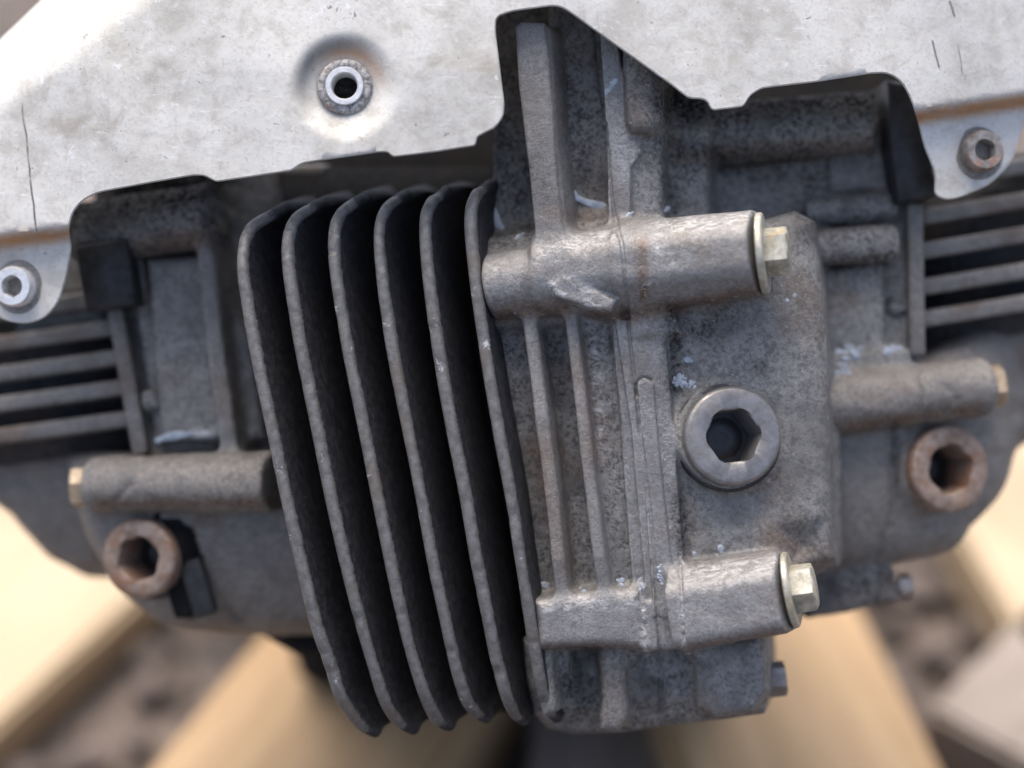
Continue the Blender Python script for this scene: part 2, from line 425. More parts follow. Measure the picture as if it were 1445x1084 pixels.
        for a in cor:
            for ax in range(3):
                if a[ax]: continue
                b = list(a); b[ax] = 1; b = tuple(b)
                va, vb = vals[a], vals[b]; m = (va < 0) != (vb < 0)
                t = va[m]/(va[m] - vb[m])
                p = np.tile(np.array(a, float), (m.sum(), 1)); p[:, ax] = t
                acc[m] += p; num[m] += 1
        v = c + acc/num[:, None]
        lab_i = np.clip(np.round(v).astype(int), 0, np.array(F.shape) - 1)
        lab = f.L[lab_i[:, 0], lab_i[:, 1], lab_i[:, 2]]
        quads = []
        for ax in range(3):
            o1, o2 = (ax + 1) % 3, (ax + 2) % 3
            A = np.take(S, range(0, F.shape[ax]-1), ax); B = np.take(S, range(1, F.shape[ax]), ax)
            e = np.argwhere(A != B)
            ok = (e[:, o1] > 0) & (e[:, o2] > 0) & (e[:, o1] < n[o1]) & (e[:, o2] < n[o2]); e = e[ok]
            flip = A[e[:, 0], e[:, 1], e[:, 2]]
            def g(d1, d2):
                q = e.copy(); q[:, o1] -= d1; q[:, o2] -= d2; return idx[q[:, 0], q[:, 1], q[:, 2]]
            Q = np.stack([g(1, 1), g(0, 1), g(0, 0), g(1, 0)], 1)
            Q[~flip] = Q[~flip][:, ::-1]
            quads.append(Q)
        Q = np.concatenate(quads)
        pos = np.stack([f.x[0] + v[:, 0]*f.h, f.y[0] + v[:, 1]*f.h, f.z[0] + v[:, 2]*f.h], 1)
        e = np.concatenate([Q[:, [0, 1]], Q[:, [1, 2]], Q[:, [2, 3]], Q[:, [3, 0]]])
        deg = np.bincount(e.ravel(), minlength=len(pos)).astype(float)
        for _ in range(smooth):
            acc = np.zeros_like(pos)
            for j in range(3):
                acc[:, j] = np.bincount(e[:, 0], pos[e[:, 1], j], len(pos)) + np.bincount(e[:, 1], pos[e[:, 0], j], len(pos))
            pos = pos*0.5 + 0.5*acc/np.maximum(deg, 1)[:, None]
        pos[:, 0] -= f.sh*pos[:, 2]
        def vn():
            d1 = pos[Q[:, 2]] - pos[Q[:, 0]]; d2 = pos[Q[:, 3]] - pos[Q[:, 1]]
            fn = np.cross(d1, d2); N = np.zeros_like(pos)
            for j in range(4):
                for a in range(3): N[:, a] += np.bincount(Q[:, j], fn[:, a], len(pos))
            return N/np.maximum(np.linalg.norm(N, axis=1), 1e-9)[:, None]
        N = vn()
        if noise:
            rs = np.random.RandomState(3); dsp = np.zeros(len(pos))
            for wl, am in ((22, 1.4), (12, 1.0), (6, .7), (3, .45)):
                for _ in range(3):
                    kv = unit(rs.normal(size=3))*2*math.pi/wl; dsp += am*np.sin(pos@kv + rs.uniform(0, 6.28))
            pos = pos + N*(dsp*noise)[:, None]; N = vn()
        f.pos, f.N, f.Q = pos, N, Q
        fl = lab[Q]
        f.fl = np.where(fl[:, 1] == fl[:, 2], fl[:, 1], np.where(fl[:, 3] == fl[:, 0], fl[:, 3], fl[:, 0]))
        f.fl = np.where((fl[:, 1] == fl[:, 3]), fl[:, 1], f.fl)
    def tidy(f):
        for lb in np.unique(f.fl):
            ix = np.where(f.fl == lb)[0]; q = f.Q[ix]
            comp = np.arange(len(f.pos))
            while True:
                m = comp[q].min(1); old = comp.copy()
                for j in range(4): np.minimum.at(comp, q[:, j], m)
                comp = comp[comp]
                if (comp == old).all(): break
            fc = comp[q[:, 0]]; ids, cn = np.unique(fc, return_counts=True)
            for i_, c_ in zip(ids, cn):
                if c_ == cn.max() or c_ > 200: continue
                vs = np.zeros(len(f.pos), bool); vs[q[fc == i_].ravel()] = True
                nb = f.fl[vs[f.Q].any(1)]; nb = nb[nb != lb]
                if len(nb): f.fl[ix[fc == i_]] = np.bincount(nb).argmax()
    def stains(f, table):
        f.fl = f.fl.astype(int); f.tidy()
        px = 722.5 + f.pos[:, 0]*PXMM*D/(D - f.pos[:, 2]); py = 542 - f.pos[:, 1]*PXMM*D/(D - f.pos[:, 2])
        f.att = {}
        for kind, rows in table.items():
            v = np.zeros(len(px))
            for line, sg, am in rows:
                dmin = np.full(len(px), 1e9)
                for a, b in zip(line[:-1], line[1:]):
                    ex, ey = b[0]-a[0], b[1]-a[1]
                    t = np.clip(((px-a[0])*ex + (py-a[1])*ey)/(ex*ex+ey*ey+1e-9), 0, 1)
                    dmin = np.minimum(dmin, np.hypot(px-a[0]-ex*t, py-a[1]-ey*t))
                v = np.maximum(v, am*np.exp(-(dmin/sg)**2))
            f.att[kind] = v
    def piece(f, label, name, mat, parent=None, text=None):
        q = f.Q[np.isin(f.fl, label if isinstance(label, (list, tuple)) else [label])]
        used, inv = np.unique(q, return_inverse=True)
        return part(name, f.pos[used], inv.reshape(-1, 4), mat, parent, normals=f.N[used], label=text, attrs={k: a[used] for k, a in f.att.items()})

# ------------------------------------------------------------------ turned and swept solids
def frame(axis, up=(0, 1, 0)):
    a = unit(axis); e1 = np.asarray(up, float) - a*np.dot(up, a)
    if np.linalg.norm(e1) < 1e-6: e1 = np.array([1.0, 0, 0]) - a*a[0]
    e1 = unit(e1); return a, e1, np.cross(a, e1)
def lathe(profile, org, axis, n=48, phase=0.0, closed=False):
    """profile rows: (radius, height[, 'hex']) ; a hex row has its flats at that radius"""
    a, e1, e2 = frame(axis); V = []; Fc = []
    for row in profile:
        r, h = row[0], row[1]
        for i in range(n):
            th = 2*math.pi*i/n; rr = r
            if len(row) > 2:
                m = (th + phase) % (math.pi/3) - math.pi/6; rr = r/math.cos(m)
            V.append(np.asarray(org) + a*h + (e1*math.cos(th) + e2*math.sin(th))*rr)
    for j in range(len(profile)-1):
        for i in range(n):
            k = (i+1) % n
            Fc.append((j*n+i, j*n+k, (j+1)*n+k, (j+1)*n+i))
    if profile[0][0] > 0 and not closed: Fc.append(tuple(range(n-1, -1, -1)))
    if profile[-1][0] > 0 and not closed: Fc.append(tuple((len(profile)-1)*n + i for i in range(n)))
    if closed:
        j = len(profile)-1
        for i in range(n):
            k = (i+1) % n; Fc.append((j*n+i, j*n+k, k, i))
    return V, Fc

def sweep(sections, cap=True):
    n = len(sections[0]); V = [p for s in sections for p in s]; Fc = []
    for j in range(len(sections)-1):
        for i in range(n):
            k = (i+1) % n; Fc.append((j*n+i, (j+1)*n+i, (j+1)*n+k, j*n+k))
    if cap:
        Fc.append(tuple(range(n))); Fc.append(tuple((len(sections)-1)*n + i for i in range(n-1, -1, -1)))
    return V, Fc

def catmull(pts, sub):
    p = np.array([pts[0]] + list(pts) + [pts[-1]], float); out = []
    for i in range(1, len(p)-2):
        for j in range(sub):
            t = j/sub
            out.append(0.5*((2*p[i]) + (-p[i-1]+p[i+1])*t + (2*p[i-1]-5*p[i]+4*p[i+1]-p[i+2])*t*t + (-p[i-1]+3*p[i]-3*p[i+1]+p[i+2])*t**3))
    out.append(p[-2]); return np.array(out)

def rbox(a, b, hy, hz, rnd, up=(0, 1, 0), ends=True, n=3):
    """bar from a to b with rounded rectangular section"""
    a, b = np.asarray(a, float), np.asarray(b, float)
    u, e1, e2 = frame(b - a, up)
    def sec(c, sc, inset):
        s = []
        for sy, sz, a0 in ((1, 1, 0), (-1, 1, 90), (-1, -1, 180), (1, -1, 270)):
            for k in range(n+1):
                th = R(a0 + 90*k/n)
                s.append(c + e1*(sy*(hy-rnd) + (rnd-inset)*math.cos(th)) + e2*(sz*(hz-rnd) + (rnd-inset)*math.sin(th)))
        return s
    S = [sec(a, 1, rnd*.8), sec(a + u*rnd*.3, 1, rnd*.25), sec(a + u*rnd, 1, 0), sec(b - u*rnd, 1, 0), sec(b - u*rnd*.3, 1, rnd*.25), sec(b, 1, rnd*.8)]
    return sweep(S)

# ================================================================== centre casting
OCT = [(0, .93), (45, .97), (90, 1.0), (135, .98), (180, 1.0), (225, .98), (270, 1.0), (315, .97)]
C = Field((-25, -97, -48), (86, 104, 14), 0.36, 0.20)
HOUS, RIB, TALL, UBL, UBR, LBL, LBR, COV, FLG, TUBE, LOW, POST, LRIB, PLB = range(1, 15)
# walls
C.slab([(690, 340), (884, 310), (895, 500), (935, 935), (770, 960), (735, 860), (704, 560)], -12, HOUS, draft=.03, ke=2, k=2)
C.slab([(694, -90), (780, -90), (790, 360), (694, 370)], -20, HOUS, draft=.03, ke=2, k=2)
C.slab([(770, -90), (880, -90), (890, 330), (780, 350)], -14, HOUS, draft=.03, ke=2, k=2)
C.slab([(826, 462), (868, 455), (912, 860), (866, 870)], -8.5, HOUS, draft=.1, ke=1.2, k=1.2)
# floor of the upper pocket closes towards the boss
C.slab([(690, 350), (758, 338), (805, 322), (890, 302), (890, 330), (690, 380)], -9.5, HOUS, draft=.5, ke=2, k=3)
# flange, two lips with a joint between them
C.slab([(838, -70), (866, -70), (872, 60), (884, 172), (905, 190), (905, 216), (890, 236), (890, 310), (945, 470), (946, 540), (960, 760), (975, 925), (900, 925), (862, 440), (856, 200)], -6.5, FLG, draft=.03, ke=.6, k=.8)
C.slab([(868, 452), (936, 450), (946, 560), (962, 770), (966, 860), (914, 870), (890, 600)], -4.6, FLG, draft=.05, ke=.5, k=.6)
C.slab([(899, 540), (908, 533), (922, 540), (930, 640), (948, 800), (946, 870), (922, 870), (908, 660)], -3.7, FLG, draft=.05, ke=.4, k=.3)
# posts above the flange
C.slab([(876, 30), (928, 60), (932, 110), (932, 172), (920, 186), (890, 186), (882, 172)], -3.0, POST, draft=.05, ke=3, k=1.4)
C.slab([(890, 190), (932, 180), (934, 308), (890, 308)], -8.0, POST, draft=.08, ke=2, k=1.5)
# cover
ctop = lambda X, Y: -9.0 - 0.0012*np.maximum(X - 38, 0)**2 - np.maximum(0, (np.abs(Y + 12) - 34))**2*0.004
C.slab([(930, 345), (1010, 330), (1120, 296), (1148, 310), (1163, 420), (1168, 520), (1172, 640), (1172, 790), (1100, 815), (960, 800), (940, 560)], -9, COV, draft=.04, ke=5, k=2.5, top=ctop, wref=-11)
C.slab([(925, 350), (1120, 330), (1185, 560), (1185, 800), (925, 900)], -24, COV, draft=.03, ke=4, k=3)
C.slab([(925, 150), (1165, 140), (1180, 420), (925, 420)], -33, COV, draft=.03, ke=3, k=3)
C.slab([(932, 60), (1000, 110), (1000, 330), (932, 330)], -17, COV, draft=.05, ke=2, k=2)
# pocket edges in the cover near the plug
C.slab([(944, 470), (975, 452), (1040, 455), (1040, 520), (950, 560)], -11.2, COV, ke=1.5, k=1.0, cut=True, draft=.2) if False else None
# horizontal pipe under the shield
C.cyl((925, 198, -29), (1275, 169, -33), 8.3, 7.8, TUBE, k=2.5, ke=2)
# ribs
C.rib([(745, 436, -4.5), (762, 575, -3), (778, 696, -3), (787, 790, -3), (796, 868, -5)], 0, 1.6, RIB, k=1.4, draft=.05, ke=1.1)
C.rib([(803, 430, -4.5), (820, 575, -3), (834, 696, -3), (845, 785, -3), (857, 862, -5)], 0, 1.5, RIB, k=1.4, draft=.05, ke=1.1)
# tall rib with its step
C.slab([(726, 38), (735, 30), (768, 32), (776, 100), (786, 250), (796, 345), (757, 350), (744, 225), (731, 120)], -1.0, TALL, draft=.03, ke=.9, k=2.0)
C.slab([(760, 36), (776, 40), (786, 200), (803, 345), (780, 350), (768, 200)], -2.6, TALL, draft=.10, ke=1.0, k=1.0)
# upper boss
C.cyl((692, 406, -8), (775, 393, -7), 7.9, 8.1, UBL, k=3.0, ke=1.5)
C.cyl((766, 389, -7), (890, 374, -6), 8.7, 9.6, UBL, k=3.5, ke=1.2, planes=OCT, kp=2.2)
C.cyl((888, 377, -7.0), (1072, 358, 0.5), 10.6, 10.2, UBR, k=2.5, ke=.9, planes=OCT, kp=1.8)
C.slab([(886, 325), (902, 313), (938, 318), (948, 440), (960, 470), (900, 470)], -4, UBR, draft=.1, ke=1.5, k=3.0)
C.slab([(690, 440), (900, 425), (900, 452), (700, 462)], -8.5, UBL, draft=.3, ke=2, k=3)
# chipped chin under the middle of the boss
C.slab([(776, 400), (800, 392), (868, 424), (862, 440), (826, 432), (784, 418)], 1.6, UBL, draft=.25, ke=.8, k=.9, bottom=-8)
# lower boss
C.slab([(752, 848), (800, 842), (905, 830), (914, 920), (860, 914), (756, 918)], -3.2, LBL, draft=.10, ke=3.2, k=2.2, bottom=-34)
C.cyl((960, 855, -8.0), (1112, 832, -1.5), 10.2, 9.5, LBR, k=2.0, ke=.9, planes=[(0, .98), (50, .98), (90, 1.0), (135, 1.1), (180, 1.2), (225, 1.2), (270, 1.02), (308, 1.25)], kp=1.8)
C.slab([(960, 768), (1080, 745), (1100, 790), (1090, 850), (960, 880)], -9.5, LBR, draft=.15, ke=2.5, k=3)
C.slab([(908, 850), (962, 842), (968, 918), (916, 922)], -4.0, LBL, draft=.1, ke=1.0, k=1.0, bottom=-30)
# lower part of the casing
ltop = lambda X, Y: -15 - np.maximum(0, -70 - Y)**2*0.03
C.slab([(738, 900), (960, 890), (1080, 890), (1084, 985), (1078, 1012), (1000, 1024), (930, 1034), (865, 1044), (796, 1047), (766, 1036), (750, 1012)], -15, LOW, draft=.02, ke=4, k=2.0, top=ltop, wref=-18)
C.slab([(762, 920), (778, 920), (784, 1005), (766, 1012), (758, 980)], -7, LRIB, draft=.08, ke=2, k=1.5, bottom=-34)
C.slab([(838, 915), (880, 915), (884, 1015), (872, 1032), (846, 1030)], -10, LRIB, draft=.05, ke=2.5, k=1.5, bottom=-34)
C.slab([(786, 925), (834, 922), (838, 1008), (792, 1010)], -20, LOW, draft=-.05, ke=1, k=2) if False else None
C.slab([(976, 910), (1076, 895), (1082, 980), (1062, 1006), (1010, 1016), (982, 1000)], -11, LRIB, draft=.05, ke=4, k=2, bottom=-36)
# plug seat
C.cyl((1022, 620, -16), (1033, 613, -8.2), 13.8, 13.2, PLB, k=2.5, ke=1)
def bore(f, org, axis, r, depth):
    a = unit(axis); p = np.array(org)
    def back(q): s_ = (D - q[2])/D/PXMM; return (q[0]/s_ + 722.5, 542 - q[1]/s_, q[2])
    f.cyl(back(p - a*depth), back(p + a*6), r, r, None, k=.3, ke=.3, cut=True)
PLUG_C = (P(1027, 617, -8.3), (0.16, 0.10, 1.0)); bore(C, *PLUG_C, 8.2, 9)
PLUG_R = (P(1318, 662, -40), (0.30, 0.05, 1.0)); PLUG_L = (P(216, 783, -40), (-0.26, -0.03, 1.0))
# pockets and grooves
C.slab([(1100, 752), (1160, 744), (1164, 796), (1110, 806)], 0, COV, bottom=-13.2, cut=True, ke=5, k=4, draft=-.1)
C.slab([(790, 930), (832, 926), (834, 1004), (796, 1008)], 0, LOW, bottom=-20, cut=True, ke=4, k=3.5, draft=-.03)
C.slab([(890, 934), (954, 926), (958, 986), (894, 996)], 0, LOW, bottom=-18, cut=True, ke=4, k=3.5, draft=-.03)
def seam(f, pix, r, lift=0.0, k=.4):
    out = []
    for px, py in catmull(pix, 6):
        w = f.depth(px, py)
        if w is not None: out.append((px, py, w - lift))
    f.groove([p for p in out], r, k)
seam(C, [(838, 20), (845, 97), (856, 190), (863, 277), (872, 325), (878, 350), (884, 420), (888, 470), (896, 544), (910, 661), (922, 780), (928, 860), (932, 930), (932, 1025)], .42)
seam(C, [(862, 470), (864, 494), (858, 500)], .3)
seam(C, [(866, 500), (880, 640), (898, 800), (908, 860)], .3, -.1)
seam(C, [(899, 560), (898, 542), (908, 533), (920, 538)], .3)
seam(C, [(958, 765), (962, 840), (966, 915)], .35)
C.mesh(smooth=1, noise=0.022)
C.stains({
 'brown': [([(695, 446), (760, 438), (800, 436)], 13, .9), ([(840, 442), (885, 446), (950, 436), (1078, 408)], 13, .9), ([(906, 345), (908, 420)], 9, .9), ([(756, 914), (905, 912)], 7, .6),
           ([(760, 640), (800, 800)], 22, .45), ([(825, 480), (838, 640)], 10, .5), ([(960, 222), (1260, 205)], 16, .6), ([(1100, 760), (1160, 790)], 25, .5), ([(970, 915), (1110, 892)], 8, .6), ([(1050, 690), (1100, 670)], 12, .4), ([(775, 300), (860, 312)], 14, .4), ([(905, 100), (900, 170)], 20, .4)],
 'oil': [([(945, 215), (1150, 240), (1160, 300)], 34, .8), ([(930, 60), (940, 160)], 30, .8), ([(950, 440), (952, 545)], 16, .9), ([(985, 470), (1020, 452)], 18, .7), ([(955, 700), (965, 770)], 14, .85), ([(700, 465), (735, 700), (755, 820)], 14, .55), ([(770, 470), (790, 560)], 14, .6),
         ([(960, 145), (1270, 120)], 40, 1.5), ([(690, 200), (740, 260)], 40, .6), ([(800, 100), (830, 260)], 22, .5), ([(940, 250), (950, 300)], 12, .8), ([(1120, 280), (1150, 330)], 25, .5), ([(800, 960), (830, 1000)], 20, .7), ([(980, 792), (1010, 785)], 12, .5), ([(1072, 514), (1078, 522)], 8, .8)],  # black over pipe top and upper pockets is the shield's shadow, painted on
 'scuff': [([(782, 404), (815, 425), (850, 434)], 9, .9), ([(795, 392), (830, 412)], 9, .6), ([(925, 345), (945, 368)], 10, .7), ([(905, 418), (912, 400)], 7, .8), ([(905, 860), (912, 920)], 6, 1.0), ([(961, 838), (966, 915)], 4, .9),  # 925,345 patch and boss-top bands below are paler streaks
           ([(770, 350), (860, 332)], 14, .5), ([(930, 320), (1060, 304)], 14, .6), ([(770, 858), (900, 850)], 12, .5), ([(975, 810), (1100, 792)], 14, .55), ([(1063, 300), (1078, 400)], 5, .7), ([(840, 480), (850, 640)], 8, .5), ([(870, 150), (880, 250)], 10, .35)],
})

housing = C.piece(HOUS, 'finned_housing', 'cast_dirty', None, 'main finned housing wall, dark with oily grime')
for lab_, seeds in ((RIB, None),):
    pass
# the two short ribs are told apart by which side of a line they lie on
fl_pos = C.pos[C.Q].mean(1)
selr = C.fl == RIB
mid_px = 722.5 + fl_pos[:, 0]*6*D/(D - fl_pos[:, 2]); mid_py = 542 - fl_pos[:, 1]*6*D/(D - fl_pos[:, 2])
C.fl = C.fl.astype(int)
C.fl[selr & (mid_px > 794 + (mid_py - 600)*0.125)] = 40
C.piece(RIB, 'cooling_rib', 'cast_rib', housing)
C.piece(40, 'cooling_rib', 'cast_rib', housing)
C.piece(TALL, 'strengthening_rib', 'cast_rib', housing, 'tall flat strengthening rib rising under the shield')
C.piece(UBL, 'bolt_boss', 'cast_clean', housing, 'rubbed bolt boss with chipped lower edge')
C.piece(LBL, 'bolt_boss', 'cast_clean', housing)
C.piece(FLG, 'joint_flange', 'cast_clean', housing)
C.piece(LOW, 'lower_casing', 'cast_dirty', housing)
C.piece(LRIB, 'lower_rib', 'cast', housing)
cover = C.piece(COV, 'end_cover', 'cast', None, 'mottled grey cast end cover carrying the clean drain plug')
C.piece(UBR, 'bolt_boss', 'cast_clean', cover, 'bright rubbed bolt boss with flat faces')
C.piece(LBR, 'bolt_boss', 'cast_clean', cover)
C.piece(TUBE, 'oil_gallery', 'cast_dirty', cover, 'dark round oil gallery half hidden by the shield')
C.piece(POST, 'corner_post', 'cast', cover)
C.piece(PLB, 'plug_seat', 'cast', cover)

# ------------------------------------------------------------------ big cooling fins
PHI = R(13)
dvec = np.array([math.sin(PHI), 0.13, -math.cos(PHI)])
FINS = [
    [(400, 288, -17), (372, 303, -11), (343, 322, -6), (332, 352, -3.5), (333, 400, -2), (350, 500, -1), (371, 600, -.5), (391, 696, -.5), (412, 790, -1), (434, 880, -2), (451, 930, -3.5), (471, 989, -6), (496, 1024, -11), (524, 1040, -17)],
    [(452, 280, -17), (430, 292, -11), (405, 310, -6), (395, 340, -3.5), (397, 390, -2), (413, 490, -1), (435, 600, -.5), (454, 696, -.5), (476, 795, -1), (496, 875, -2), (512, 930, -3.5), (531, 990, -6), (551, 1021, -11), (578, 1036, -17)],
    [(512, 272, -17), (492, 284, -11), (468, 304, -6), (460, 336, -3.5), (463, 390, -2), (479, 490, -1), (501, 600, -.5), (520, 696, -.5), (540, 795, -1), (557, 875, -2), (571, 930, -3.5), (589, 985, -6), (606, 1018, -11), (628, 1031, -17)],
    [(566, 268, -17), (551, 279, -11), (532, 297, -6), (524, 328, -3.5), (527, 385, -2), (542, 490, -1), (563, 600, -.5), (582, 696, -.5), (600, 795, -1), (616, 870, -2), (629, 930, -3.5), (645, 985, -6), (660, 1008, -11), (680, 1020, -17)],
    [(622, 262, -17), (610, 274, -11), (596, 288, -6), (589, 318, -3.5), (593, 385, -2), (607, 490, -1), (626, 600, -.5), (645, 696, -.5), (662, 795, -1), (677, 870, -2), (689, 930, -3.5), (704, 985, -6), (716, 1010, -11), (732, 1024, -17)],
    [(682, 254, -17), (671, 264, -10), (660, 276, -5), (653, 310, -3), (659, 385, -1), (673, 490, -.3), (691, 600, 0), (709, 696, 0), (724, 795, -.5), (736, 870, -1.5), (744, 920, -3), (754, 975, -5), (764, 1004, -10), (778, 1020, -16)],
]
for i, E in enumerate(FINS):
    e = catmull([P(px + 9, py, w) for px, py, w in E], 14)
    ns = np.random.normal(0, 1, e.shape)
    for _ in range(7): ns = (np.roll(ns, 1, 0) + ns + np.roll(ns, -1, 0))/3
    e = e + ns*np.array([.03, 0, .03])
    wb = -40.0 if i < 5 else -36.0
    secs, edge_tone = [], []
    rn = np.random.RandomState(20 + i); nick = np.zeros(len(e)); ii = np.arange(len(e))
    for _ in range(7): nick += rn.uniform(.1, .4)*np.exp(-((ii - rn.uniform(25, len(e) - 25))/rn.uniform(.5, 1.3))**2)
    thick = 1 + .10*np.interp(ii, np.linspace(0, len(e), 9), rn.uniform(-1, 1, 9))
    nE = len(e)
    for j in range(nE):
        tg = unit(e[min(j+1, nE-1)] - e[max(j-1, 0)])
        n_ = unit(np.cross(tg, dvec)); n_ = n_ if n_[0] > 0 else -n_
        o = np.cross(tg, n_); o = o if o @ dvec < 0 else -o
        t2 = 1.42*thick[j]
        Lb = (e[j][2] - wb)/math.cos(PHI)
        b = e[j] + dvec*Lb
        s = [b - n_*2.4]; a = [0.0]
        for q in (0.5,):
            s.append(e[j]*(1-q) + b*q - n_*(t2 + .35)); a.append(0)
        for ang in (-90, -60, -35, -15, 0, 15, 35, 60, 90):
            rr = t2
            c_ = e[j] - o*(1.25 + nick[j])
            s.append(c_ + n_*rr*math.sin(R(ang)) + o*1.25*max(0.0, math.cos(R(ang)))**0.75); a.append((1.0 if abs(ang) < 61 else .58) + .5*nick[j])
        for dd in (1.2, 3.0):
            s.append(e[j] - o*1.25 + dvec*dd + n_*(t2 + .03*dd)); a.append(.30 if dd < 2 else 0)
        for q in (0.5,):
            s.append(e[j]*(1-q) + b*q + n_*(t2 + .35)); a.append(0)
        s.append(b + n_*2.4); a.append(0)
        fade = min(1.0, max(0.0, (j - 8)/16))*min(1.0, max(0.0, (nE - 6 - j)/12))  # edge colour darkens towards the ends, baking in shadow under the shield
        secs.append(s); edge_tone += [x*(0.25 + .75*fade) for x in a]
    v, f = sweep(secs)
    part('cooling_fin', v, f, 'fin', housing, attrs={'edge_tone': edge_tone})

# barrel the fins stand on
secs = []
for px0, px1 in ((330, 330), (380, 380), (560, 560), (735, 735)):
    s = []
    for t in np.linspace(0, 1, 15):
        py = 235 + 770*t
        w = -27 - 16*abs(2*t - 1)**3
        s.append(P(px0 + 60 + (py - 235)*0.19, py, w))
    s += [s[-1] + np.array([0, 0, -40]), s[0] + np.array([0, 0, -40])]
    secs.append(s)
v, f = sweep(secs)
part('barrel', v, f, 'shade_black', housing, label='barrel blackened for the deep shade behind the cooling fins')

# ------------------------------------------------------------------ fasteners
def hex_bolt(center, axis, af=10.0, h=5.0, washer=10.0, wt=1.8, mat='zinc', wmat='zinc', phase=R(15), name='flange_bolt', label=None, shank=6):
    """center: middle of the washer's under side"""
    a = unit(axis); r = af/2
    v, f = lathe([(r*.55, -shank), (r*.55, wt - .2), (r*.98, wt - .2, 'h'), (r, wt + .1, 'h'), (r, wt + h - .9, 'h'), (r*.97, wt + h - .35, 'h'), (r*.90, wt + h)], center, a, 48, phase)
    b = part(name, v, f, mat, None, sharp=35, label=label)
    if washer:
        v, f = lathe([(r*.5, .0), (washer - .3, 0), (washer, .3), (washer, wt - .4), (washer - .35, wt), (r*.5, wt)], center, a, 48)
        part('washer', v, f, wmat, b, sharp=40)
    return b
ax_u = unit(P(1072, 358, .5) - P(888, 377, -7.0)); ax_l = unit(P(1112, 832, -1.5) - P(960, 855, -8.0))
hex_bolt(P(1072, 358, .5) - ax_u*.15, ax_u, 10.2, 5.4, 9.6, 1.7, label='yellowish hex bolt in the upper bright boss', phase=R(7.5))
hex_bolt(P(1112, 833, -1.5) - ax_l*.15, ax_l, 10.2, 5.2, 9.0, 1.5, label='yellowish hex bolt in the lower squarish boss', phase=R(22.5))

def plug(org, axis, ro, ri, mat, label, name='drain_plug', h=6, deep=7, gasket='black_steel', gr=None, phase=0.0, collar=None):
    a = unit(axis); gr = gr or ro + .8
    v, f = lathe([(ro*.97, 0), (ro*.985, 1.0), (ro, h*.5), (ro, h - 1.1), (ro - .35, h - .4), (ro - 1.1, h), (ri + .75, h), (ri + .15, h - .35, 'h'), (ri, h - .9, 'h'), (ri, h - deep, 'h')], org, a, 60, phase)
    f = [q for q in f if len(q) == 4]
    b = part(name, v, f, mat, None, sharp=38, label=label)
    v, f = lathe([(ri*1.16, h - deep + .05), (ri*.86, h - deep - .1), (ri*.80, h - deep + .25), (ri*.3, h - deep + .1), (0.01, h - deep - .5)], org, a, 60)
    part('socket_floor', v, f, 'void', b, sharp=60)
    v, f = lathe([(ro*.6, -1.4), (gr - .3, -1.4), (gr, -1.0), (gr, .4), (gr - .4, .8), (ro*.9, .8)], org, a, 60); f = [q for q in f if len(q) == 4]
    part('gasket', v, f, gasket, b, sharp=50)
    return b
plug(*PLUG_C, 11.9, 6.1, 'steel', 'clean grey drain plug with hexagon socket in the end cover', h=5.2, gr=13.2, deep=10, phase=R(24))

# ================================================================== right casing
Rf = Field((62, -65, -92), (160, 85, -16), 0.75, -0.14)
RB, RBS, RPAN, RLUG, RPL, RLEDGE, RSM = 1, 2, 3, 4, 5, 6, 7
Rf.slab([(1080, 170), (1295, 160), (1295, 520), (1080, 540)], -36, RPAN, draft=.02, ke=2, k=2)
Rf.slab([(1150, 380), (1248, 372), (1250, 500), (1150, 505)], -31.5, RPAN, draft=.1, ke=2, k=1.5)
Rf.slab([(1255, 220), (1290, 215), (1300, 500), (1262, 500)], -36, RPAN, draft=.1, ke=2, k=1.5)
Rf.cyl((1090, 352, -28), (1262, 344, -29.5), 4.9, 4.8, RSM, k=2, ke=1.2)
Rf.cyl((1130, 300, -34), (1262, 290, -36), 4, 4, RSM, k=3, ke=1.2)
Rf.slab([(1140, 506), (1285, 492), (1290, 540), (1140, 545)], -29.5, RLEDGE, draft=.1, ke=1.5, k=2)
rtop = lambda X, Y: -33 - np.maximum(0, X - 88)**2*0.006 - np.maximum(0, -Y - 22)**2*.012
Rf.slab([(1140, 560), (1470, 440), (1560, 400), (1560, 600), (1470, 640), (1448, 690), (1424, 718), (1390, 752), (1376, 776), (1362, 784), (1280, 800), (1230, 806), (1140, 816)], -36, RB, draft=.02, ke=9, k=3, top=rtop, wref=-42)
Rf.cyl((1140, 572, -29), (1388, 546, -35), 8.2, 7.6, RBS, k=2, ke=1.2)
Rf.cyl((1255, 665, -46), (1308, 662, -40), 11.5, 11.5, RPL, k=2, ke=1)
Rf.slab([(1140, 800), (1248, 792), (1268, 808), (1274, 850), (1180, 870), (1140, 874)], -44, RLUG, draft=.05, ke=3, k=2, bottom=-75)
Rf.slab([(1285, 715), (1335, 712), (1332, 752), (1300, 765)], -41, RPL, draft=.05, ke=1.2, k=1, bottom=-60)
bore(Rf, *PLUG_R, 8.2, 9)
seam(Rf, [(1262, 600), (1262, 660), (1254, 744), (1230, 800)], .7, 0, .5)
seam(Rf, [(1300, 520), (1302, 560), (1306, 600)], .4, 0, .4)
seam(Rf, [(1330, 540), (1350, 560), (1356, 585)], .4, 0, .4)
Rf.mesh(smooth=1, noise=.06)
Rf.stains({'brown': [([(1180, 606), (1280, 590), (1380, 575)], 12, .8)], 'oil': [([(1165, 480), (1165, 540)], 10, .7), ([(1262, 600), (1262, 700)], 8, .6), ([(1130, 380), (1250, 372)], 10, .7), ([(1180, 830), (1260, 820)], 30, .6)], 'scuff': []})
rcase = Rf.piece(RB, 'side_casing', 'cast_side', None, 'rounded cast casing behind the yellow bolt and rusty plug beyond the end cover')
